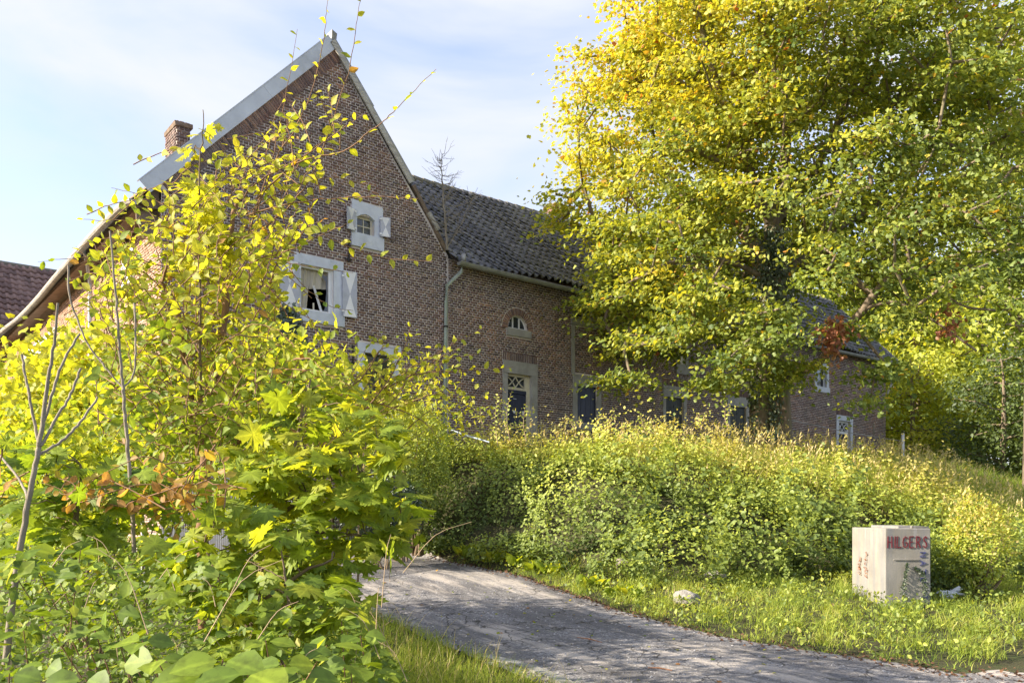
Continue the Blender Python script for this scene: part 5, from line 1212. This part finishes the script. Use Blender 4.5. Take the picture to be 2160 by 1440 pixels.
# grey green willow bush at the left end of the bank
def bush3d(c, rx, ry, rz, n, size, tint, name, label, mat='leaf_bank', tpl=SML, cat='bush', sd=.08, up=.6, stems=9):
    c = np.array(c, float); u_ = rdir(n)*(rng.random((n, 1))**.28)*[rx, ry, rz]; lump = 1+.22*np.sin(u_[:, :1]*5+u_[:, 2:]*4)*np.cos(u_[:, 1:2]*5); P = c+u_*lump
    g_ = G(P[:, 0], P[:, 1]); P = P[P[:, 2] > g_+.02]; n = len(P); out_ = unit(P-c)
    E = []
    for i in range(stems):
        e_ = c+rdir(1)[0]*[rx*.9, ry*.9, rz*.9]; b_ = np.array([c[0], c[1], float(G(c[0], c[1]))-.05]); E += poly_edges(smoothline([b_+rng.normal(size=3)*[.1,.1,0], (b_+e_)/2+rng.normal(size=3)*.1, e_], 4), .018, .004)
    T = np.clip(tint+.18*out_[:, 2]+rng.normal(size=n)*sd, 0, .95)  # upper leaves paler: a lit top put into the tint
    return leafy_thing(name, E, [(tpl, P, unit(out_*.8+rng.normal(size=(n, 3))*.6), unit(out_+rng.normal(size=(n, 3))*.5+[0, 0, up]), rng.uniform(*size, n), T)], label, cat, M[mat], M['bark_y'], 0)
c0 = px(850, 975, 16.5); bush3d(c0, 1.0, .9, 1.25, 15000, (.04,.07), .50, 'elder_bush', 'grey green bush at the left end of the bank below the downpipe', tpl=DIA)
c0 = px(800, 1060, 15.5); bush3d(c0, .8, .7, .6, 9000, (.04,.07), .5, 'ivy_mound', 'dark ivy mound at the bank end beside the drive', mat='leaf_ivy')
# yellowing bush right of the block
c0 = px(2062, 1150, 12.9); bush3d(c0, .55, .45, .75, 3200, (.035,.065), .72, 'yellowing_bush', 'yellow tinged scraggly bush to the right of the concrete block', sd=.14, tpl=SML, stems=14)
c0 = px(1985, 1195, 13.2); bush3d(c0, .55, .4, .5, 2600, (.04,.075), .34, 'bramble_bush', 'dull green bramble bush close behind the right side of the block', sd=.12)
# ivy patch on the gable wall left of the big window
n = 5200; px_, py_ = rng.normal(590, 38, n), rng.uniform(640, 860, n); ok = np.abs(px_-590) < 30+.22*(py_-620); P = []
for a_, b_ in zip(px_[ok], py_[ok]):
    t_ = fT(a_); z_ = fZ(a_, b_); P.append((CX+U[0]*t_-V_[0]*.06, CY+U[1]*t_-V_[1]*.06, z_))
P = np.array(P)+rng.normal(size=(len(P), 3))*.03; n = len(P)
V, T_, c_ = leaves(SML, P, unit(rng.normal(size=(n, 3))*.4+[0, 0, -1]), unit(rng.normal(size=(n, 3))*.4+[.628, -.778, .3]), rng.uniform(.06, .10, n), rng.random(n))
tri_mesh('wall_ivy', V, T_, M['leaf_ivy'], None, c_, label='dark ivy clinging to the gable below the big broken window', cat='ivy')
# orange leaved branch across the left foreground
sh = []
for pts in ([(470,1010),(380,1000),(280,1020),(180,1060),(90,1050)], [(450,960),(400,985),(340,1040),(300,1090)], [(430,1080),(330,1050),(230,1060),(120,1045)], [(440,940),(420,1010),(430,1070)], [(300,1030),(200,1030),(110,1000)], [(400,1010),(360,1060),(310,1100)], [(420,1030),(380,1090),(330,1110)], [(60,1030),(20,1060),(-20,1070)], [(470,1080),(450,1040),(410,990)]):
    for _ in range(2): sh.append(([p+rng.normal(size=3)*.06 for p in L3(pts, 3.15, .2)], dict(r=.003, sp=.05, t=.95, sz=.85)))
Es, P, D, Nn, Z, T = sprays(sh, size=(.045, .07)); T = np.clip(.95+rng.normal(size=len(T))*.035, .86, 1)
leafy_thing('orange_branch', Es, [(OV, P, D, Nn, Z, T)], 'branch of orange brown autumn leaves across the lower left', 'branch', M['leaf_near'], M['twig'], 180)
# bare grey stems at the left
def bare(lines, Y, label, r0, name='bare_stem', mat='bark_grey', r1=.004):
    E = []
    for i, l in enumerate(lines): E += poly_edges(smoothline(L3(l, Y, .05*i), 6, .0012), r0 if i == 0 else r0*.42, r1)
    t = empty(name, tuple(E[0][0]), label=label, cat='bare tree'); O = np.array(E[0][0]); n1 = (len(lines[0])-1)*6
    branches('stem', [(a-O, b-O, r, q) for a, b, r, q in E[:n1]], M[mat], t, 8); 
    if len(E) > n1: 
        k = n1
        for l in lines[1:]: m = (len(l)-1)*6 if len(l) > 2 else 5; branches('branch', [(a-O, b-O, r, q) for a, b, r, q in E[k:k+m]], M[mat], t, 6); k += m
bare([[(12,1400),(30,1240),(52,1100),(75,980),(88,910),(98,820),(112,740),(122,640)], [(82,935),(66,860),(55,800),(46,748)], [(84,925),(105,850),(130,770),(168,705)], [(86,940),(120,880),(150,830),(170,778)], [(80,960),(130,930),(170,890),(205,838)], [(62,1060),(40,1010),(0,960)]], 2.9,
     'pale bare forked sapling leaning at the left photo edge', .0125)
bare([[(283,1165),(276,1040),(268,930),(262,850),(258,800),(250,710),(244,620),(232,488)], [(259,818),(215,765),(180,715),(147,625),(144,560)], [(262,815),(283,785),(286,700),(283,640)]], 3.4, 'tall straight bare sapling with one low fork left of the young tree', .009)
bare([[(612,1330),(606,1250),(596,1180),(590,1140)], [(600,1220),(560,1200),(520,1180)]], 3.0, 'short brown twig stem among the low maple leaves', .006, mat='bark_y', r1=.002)
# rust of dry vine hanging from the side gutter
# --- brambles and undergrowth, near left
def undergrowth(n, xr, yr, cond, size, tint, tpl, h=(.1, .9), mat='leaf_big', name='undergrowth', sd=.13, hf=None, **k):
    x = rng.uniform(*xr, n); y = rng.uniform(*yr, n); ok = cond(x, y) & (rng.random(n) < .25+.75*patch(x, y, 1.9, 4)); x, y = x[ok], y[ok]; n = len(x)
    H_ = hf(x, y); z = G(x, y)+H_*(rng.random(n)**.45); P = np.stack([x, y, z], 1); f_ = (z-G(x, y))/np.maximum(H_, .01)
    Nn = unit(rng.normal(size=(n, 3))*.5+[-.1, -.45, 1.0]); D = unit(np.cross(Nn, rng.normal(size=(n, 3)))+[0, 0, -.15]); T = np.clip(tint+.35*(f_-.6)+.15*(patch(x, y, 1.5)-.5)+rng.normal(size=n)*sd, 0, 1)  # low leaves darker: shade inside the thicket put into the tint
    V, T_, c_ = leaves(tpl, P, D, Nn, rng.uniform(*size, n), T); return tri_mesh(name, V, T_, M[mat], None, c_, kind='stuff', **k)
def hf(x, y):    # thicket height: its top seen from the camera follows the photo
    r_ = 1080+F*x/y; top = np.interp(r_, [-200, 0, 200, 400, 560, 700, 790, 860], [1090, 1090, 1120, 1150, 1200, 1290, 1350, 1430]); return np.clip(EYE+(HZ-top)/F*y-G(x, y), .08, 1.5)
cond = lambda x, y: (x/y < -.125) & (x/y > -.68) & (y < ledge(np.clip(x, -3.5, 9))-.05) & (y > 1.75)
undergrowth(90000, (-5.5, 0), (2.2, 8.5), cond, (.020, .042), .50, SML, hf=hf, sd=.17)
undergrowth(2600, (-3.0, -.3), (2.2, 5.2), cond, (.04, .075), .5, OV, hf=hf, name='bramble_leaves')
# foremost bramble leaves, single: three to a stalk
P = []; D = []; Nn = []; Z = []; T = []; Eb = []
for (x, y, Y, s_) in [(300,1350,2.1,1),(330,1390,2.0,1),(250,1350,2.3,.9),(200,1330,2.3,.9),(470,1390,1.85,1.3),(520,1420,1.8,1.3),(440,1420,1.85,1.2),(600,1400,2.0,1.1),(690,1360,2.4,1.2),(740,1400,2.3,1.2),(640,1430,2.0,1),(100,1400,2.2,.9),(50,1330,2.4,.9),(150,1290,2.6,.9),(110,1190,2.7,1.1),(60,1160,2.7,1.2),(170,1160,2.8,1),(30,1210,2.7,1.2),(240,1290,2.6,.8),(380,1400,2.1,.8),(760,1340,2.7,1.1),(720,1310,2.8,1),(790,1420,2.4,1.1),(560,1350,2.3,.9),(20,1420,2.0,1),(180,1430,2.0,1)]:
    c = px(x, y, Y); Eb += poly_edges([c+[rng.normal()*.1, .1, -.35], c], .0022, .0015)
    az = rng.uniform(0, 6.28)
    for q in range(3): a_ = az+q*2.1; d_ = unit(np.array([math.cos(a_), math.sin(a_)*.8, -.12])); P.append(c+d_*.012); D.append(d_); Nn.append(unit(np.array([0, -.55, 1.])+rng.normal(size=3)*.25)); Z.append(rng.uniform(.062, .09)*s_); T.append(.55+rng.normal()*.12)
BL = (OV[0]*[1.45, 1, 1], OV[1])
leafy_thing('bramble', Eb, [(BL, np.array(P), np.array(D), np.array(Nn), np.array(Z), np.clip(T, 0, 1))], 'nearest bramble with broad toothed leaves in threes along the bottom left edge', 'bramble', M['leaf_big'], M['twig'], 120)
# dead grass stalks, dry canes in the thicket
E = []
for _ in range(45):
    x, y, Y = rng.uniform(0, 860), rng.uniform(1180, 1440), rng.uniform(2.0, 4.2); c = px(x, y, Y); a_ = rng.normal()*.6; L_ = rng.uniform(.08, .3)
    E += poly_edges(smoothline([c, c+[L_*math.sin(a_)*.6, .02, L_*.55], c+[L_*math.sin(a_)*1.3, .03, L_*.75]], 3), .0014, .0006)
branches('dry_stalks', E, M['twig_pale'], None, 4, kind='stuff')
# tall weeds before the doors and on the bank top
sh = []
for (x, y0, y1, Y) in [(1075,930,815,17),(1050,940,830,17),(1110,930,850,17),(1020,900,860,17.5),(1362,920,868,16.5),(1535,905,850,17),(1480,905,870,17),(1212,905,885,17),(1290,900,870,17)]:
    sh.append((L3([(x, y0), (x-6, (y0+y1)/2), (x-16+rng.uniform(0, 24), y1)], Y), dict(r=.009, sp=.05, t=.74, sz=1.5, start=.05)))
    for q in range(5): f_ = rng.uniform(.2, .9); yy = y0+(y1-y0)*f_; sh.append((L3([(x-8*f_, yy), (x-8*f_+rng.choice([-1, 1])*rng.uniform(12, 30), yy-rng.uniform(8, 20))], Y), dict(r=.004, sp=.05, t=.74, sz=1.1)))
Es, P, D, Nn, Z, T = sprays(sh, size=(.045, .07)); leafy_thing('tall_weed', Es, [(DIA, P, D, Nn, Z, T)], 'thin yellow green weeds standing up before the navy door', 'weed', M['leaf_bank'], M['twig_pale'], 0)
# lower sprays reaching right across the wall
sh = []
for pts, Y in (([(660,950),(740,870),(850,790),(940,735),(1022,690)], 5.2), ([(700,930),(800,830),(850,740),(868,678)], 5.0), ([(700,900),(830,830),(900,770),(985,725)], 5.4), ([(760,850),(870,792),(970,782),(1082,774)], 5.2), ([(740,900),(860,850),(930,830),(1000,850)], 5.5), ([(640,900),(760,800),(800,740),(840,735)], 5.0), ([(720,960),(840,920),(900,870),(960,860)], 5.3), ([(680,880),(780,850),(880,880),(930,930)], 5.2)):
    sh.append((L3(pts, Y), dict(r=.006, sp=.052, t=.80, start=.1)))
    for _ in range(3): sh.append(([p+rng.normal(size=3)*.09 for p in L3(pts[:3], Y)], dict(r=.003, sp=.05, t=.78)))
Es, P, D, Nn, Z, T = sprays(sh); leafy_thing('elm_sapling', Es, [(OV, P, D, Nn, Z, T)], 'low yellow green sapling reaching right across the wall to the navy door', 'tree', M['leaf_near'], M['twig'], 200)
# dead sapling growing out of the gutter
pts = [(926,535),(922,480),(918,420),(914,370),(916,334)]
def dead():
    tb = fT(925); loc = lambda x, y: np.array([CX+U[0]*fT(x)-V_[0]*.35, CY+U[1]*fT(x)-V_[1]*.35, fZ(x, y)])
    main = smoothline([loc(*p) for p in pts], 5, .01); E = poly_edges(main, .035, .006); n = len(main)
    for i in range(3, n-1):
        for q in range(3):
            a_ = rng.normal()*1.0+(math.pi if rng.random() < .5 else 0); L_ = rng.uniform(.3, .9)*(1-.55*i/n); d_ = np.array([math.cos(a_)*U[0], math.cos(a_)*U[1]-.3, rng.uniform(-.1, .8)]); d_ = unit(d_)
            l = smoothline([main[i], main[i]+d_*L_*.5+[0, 0, -.04], main[i]+d_*L_+rng.normal(size=3)*.06], 3, .012); E += poly_edges(l, .008, .003)
            for _ in range(2): j = rng.integers(1, len(l)); dd = unit(d_+rng.normal(size=3)*.6); E += poly_edges([l[j], l[j]+dd*L_*.4], .004, .002)
    s2 = smoothline([loc(926, 532), loc(950, 490), loc(972, 445), loc(974, 430)], 4, .01); E += poly_edges(s2, .016, .004)
    for i in range(2, len(s2)):
        for q in range(3): dd = unit(rng.normal(size=3)*[.8, .4, .5]+[.4, 0, .1]); E += poly_edges([s2[i], s2[i]+dd*rng.uniform(.2, .5)], .005, .002)
    o = loc(926, 540); t = empty('dead_sapling', tuple(o), label='bare dead sapling sprouting from the gutter corner beside the gable', cat='dead tree')
    branches('branches', [(a-o, b-o, r, q) for a, b, r, q in E], M['bark_grey'], t, 5, kind='stuff')
dead()
# temporary mesh fence in the yard, seen through the leaves
def fence_panel(p, q, h, label):
    t = empty('mesh_fence_panel', (p[0], p[1], p[2]), label=label, cat='fence', group='temporary mesh fence panels in the yard'); p = np.array(p); q = np.array(q); d = q-p; fr = MB(); up = np.array([0, 0, h])
    fr.tube([0*p, up], .02, 6).tube([d, d+up], .02, 6).tube([up, d+up], .02, 6).tube([up*.03, d+up*.03], .02, 6); fr.build('frame', M['zinc'], t)
    w_ = MB(); n = 26
    for i in range(1, n): w_.tube([d*i/n+up*.03, d*i/n+up], .003, 4, cap=False)
    for i in range(1, 9): w_.tube([up*i/9, d+up*i/9], .003, 4, cap=False)
    w_.build('mesh', M['zinc'], t, kind='stuff')
    MB().box(-.3, .3, -.12, .12, -.02, .12).build('foot', M['stone'], t)
for i, (a, b) in enumerate((((300, 13.5), (420, 14.2)), ((424, 14.3), (540, 15.0)), ((545, 15.1), (640, 15.9)))):
    P0 = [((a[0]-1080)/F*a[1], a[1]), ((b[0]-1080)/F*b[1], b[1])]; P0 = [np.array([x, y, float(G(x, y))]) for x, y in P0]
    fence_panel(P0[0], P0[1], 2.0, 'grey steel mesh fence panel in the yard, %s one' % ['left', 'middle', 'right'][i])
# rail in front of the wall near the downpipe, wire and post at the right end
a = px(935, 900, 17.6); b = px(1032, 932, 17.0); MB().tube([a, (a+b)/2-[0, 0, .02], b], .014, 6).build('rope', simple('blue_white_rope', (.42,.50,.62), .6, .1, 20, 0), label='taut pale blue rope sloping above the bank before the downpipe', cat='rope')
a = px(1660, 884, 27); b = px(1903, 930, 33); MB().tube([a, (a+b)/2-[0, 0, .05], b], .012, 5).build('wire', M['zinc_old'], label='thin fence wire running in front of the far end of the wall', cat='wire')
a = px(1903, 965, 33); MB().box(a[0]-.045, a[0]+.045, 32.9, 33.0, a[2]-.3, a[2]+.95).build('fence_post', M['white'], label='white fence post just right of the farmhouse corner', cat='post')
a = px(1843, 935, 31.5); MB().tube([a, a+[0, 0, .75]], .03, 6).build('fence_stake', M['bark_grey'], label='thin grey stake standing before the wall end', cat='stake')

# ivy strands and withered tendrils on the concrete block
def strand(name, pts, n, w_, face, mat, size, label, cat='ivy'):
    f_ = rng.random(n); d = np.linspace(0, 1, len(pts)); c = np.stack([np.interp(f_, d, [p[k] for p in pts]) for k in range(2)], 1)+rng.normal(size=(n, 2))*w_*(1.15-f_[:, None])*[1, .5]
    if face == 'front': P = np.stack([c[:, 0], np.full(n, by0-.02)-rng.random(n)*.03, c[:, 1]], 1); nr_ = [0, -1, .3]
    else: P = np.stack([np.full(n, bx0-.015)-rng.random(n)*.02, c[:, 0], c[:, 1]], 1); nr_ = [-1, 0, .3]
    V, T_, c_ = leaves(SML, P, unit(rng.normal(size=(n, 3))*.5+[0, 0, .6]), unit(rng.normal(size=(n, 3))*.4+nr_), rng.uniform(*size, n), rng.random(n))
    tri_mesh(name, V, T_, M[mat], None, c_, label=label, cat=cat)
bk = lambda x, y: ((x-1080)/F*by0, EYE+(HZ-y)/F*by0)
strand('ivy', [bk(1905, 1280), bk(1903, 1240), bk(1908, 1215), bk(1911, 1188)], 260, .035, 'front', 'leaf_ivy', (.018, .034), 'dark ivy climbing the middle of the block front')
strand('ivy', [bk(1950, 1280), bk(1948, 1240), bk(1945, 1210), bk(1928, 1196)], 320, .035, 'front', 'leaf_ivy', (.018, .034), 'dark ivy covering the lower end of the blue lettering on the block')
for (ya, za, zb_, lb) in ((12.72, .72, 1.12, 'longer withered brown tendril on the sunlit side of the block'), (12.95, .75, 1.02, 'shorter withered brown tendril on the sunlit side of the block')):
    strand('withered_ivy', [(ya, za), (ya+.03, (za+zb_)/2), (ya-.02, zb_)], 70, .016, 'side', 'leaf_red', (.015, .028), lb)

shrub_mass([(0,900),(160,880),(330,900),(420,960),(420,1090),(300,1120),(120,1120),(0,1120)], 420, 6.2, .5, (.045,.075), .68, 'leafy lime green shrub filling the left side behind the bare stems', cl=15)
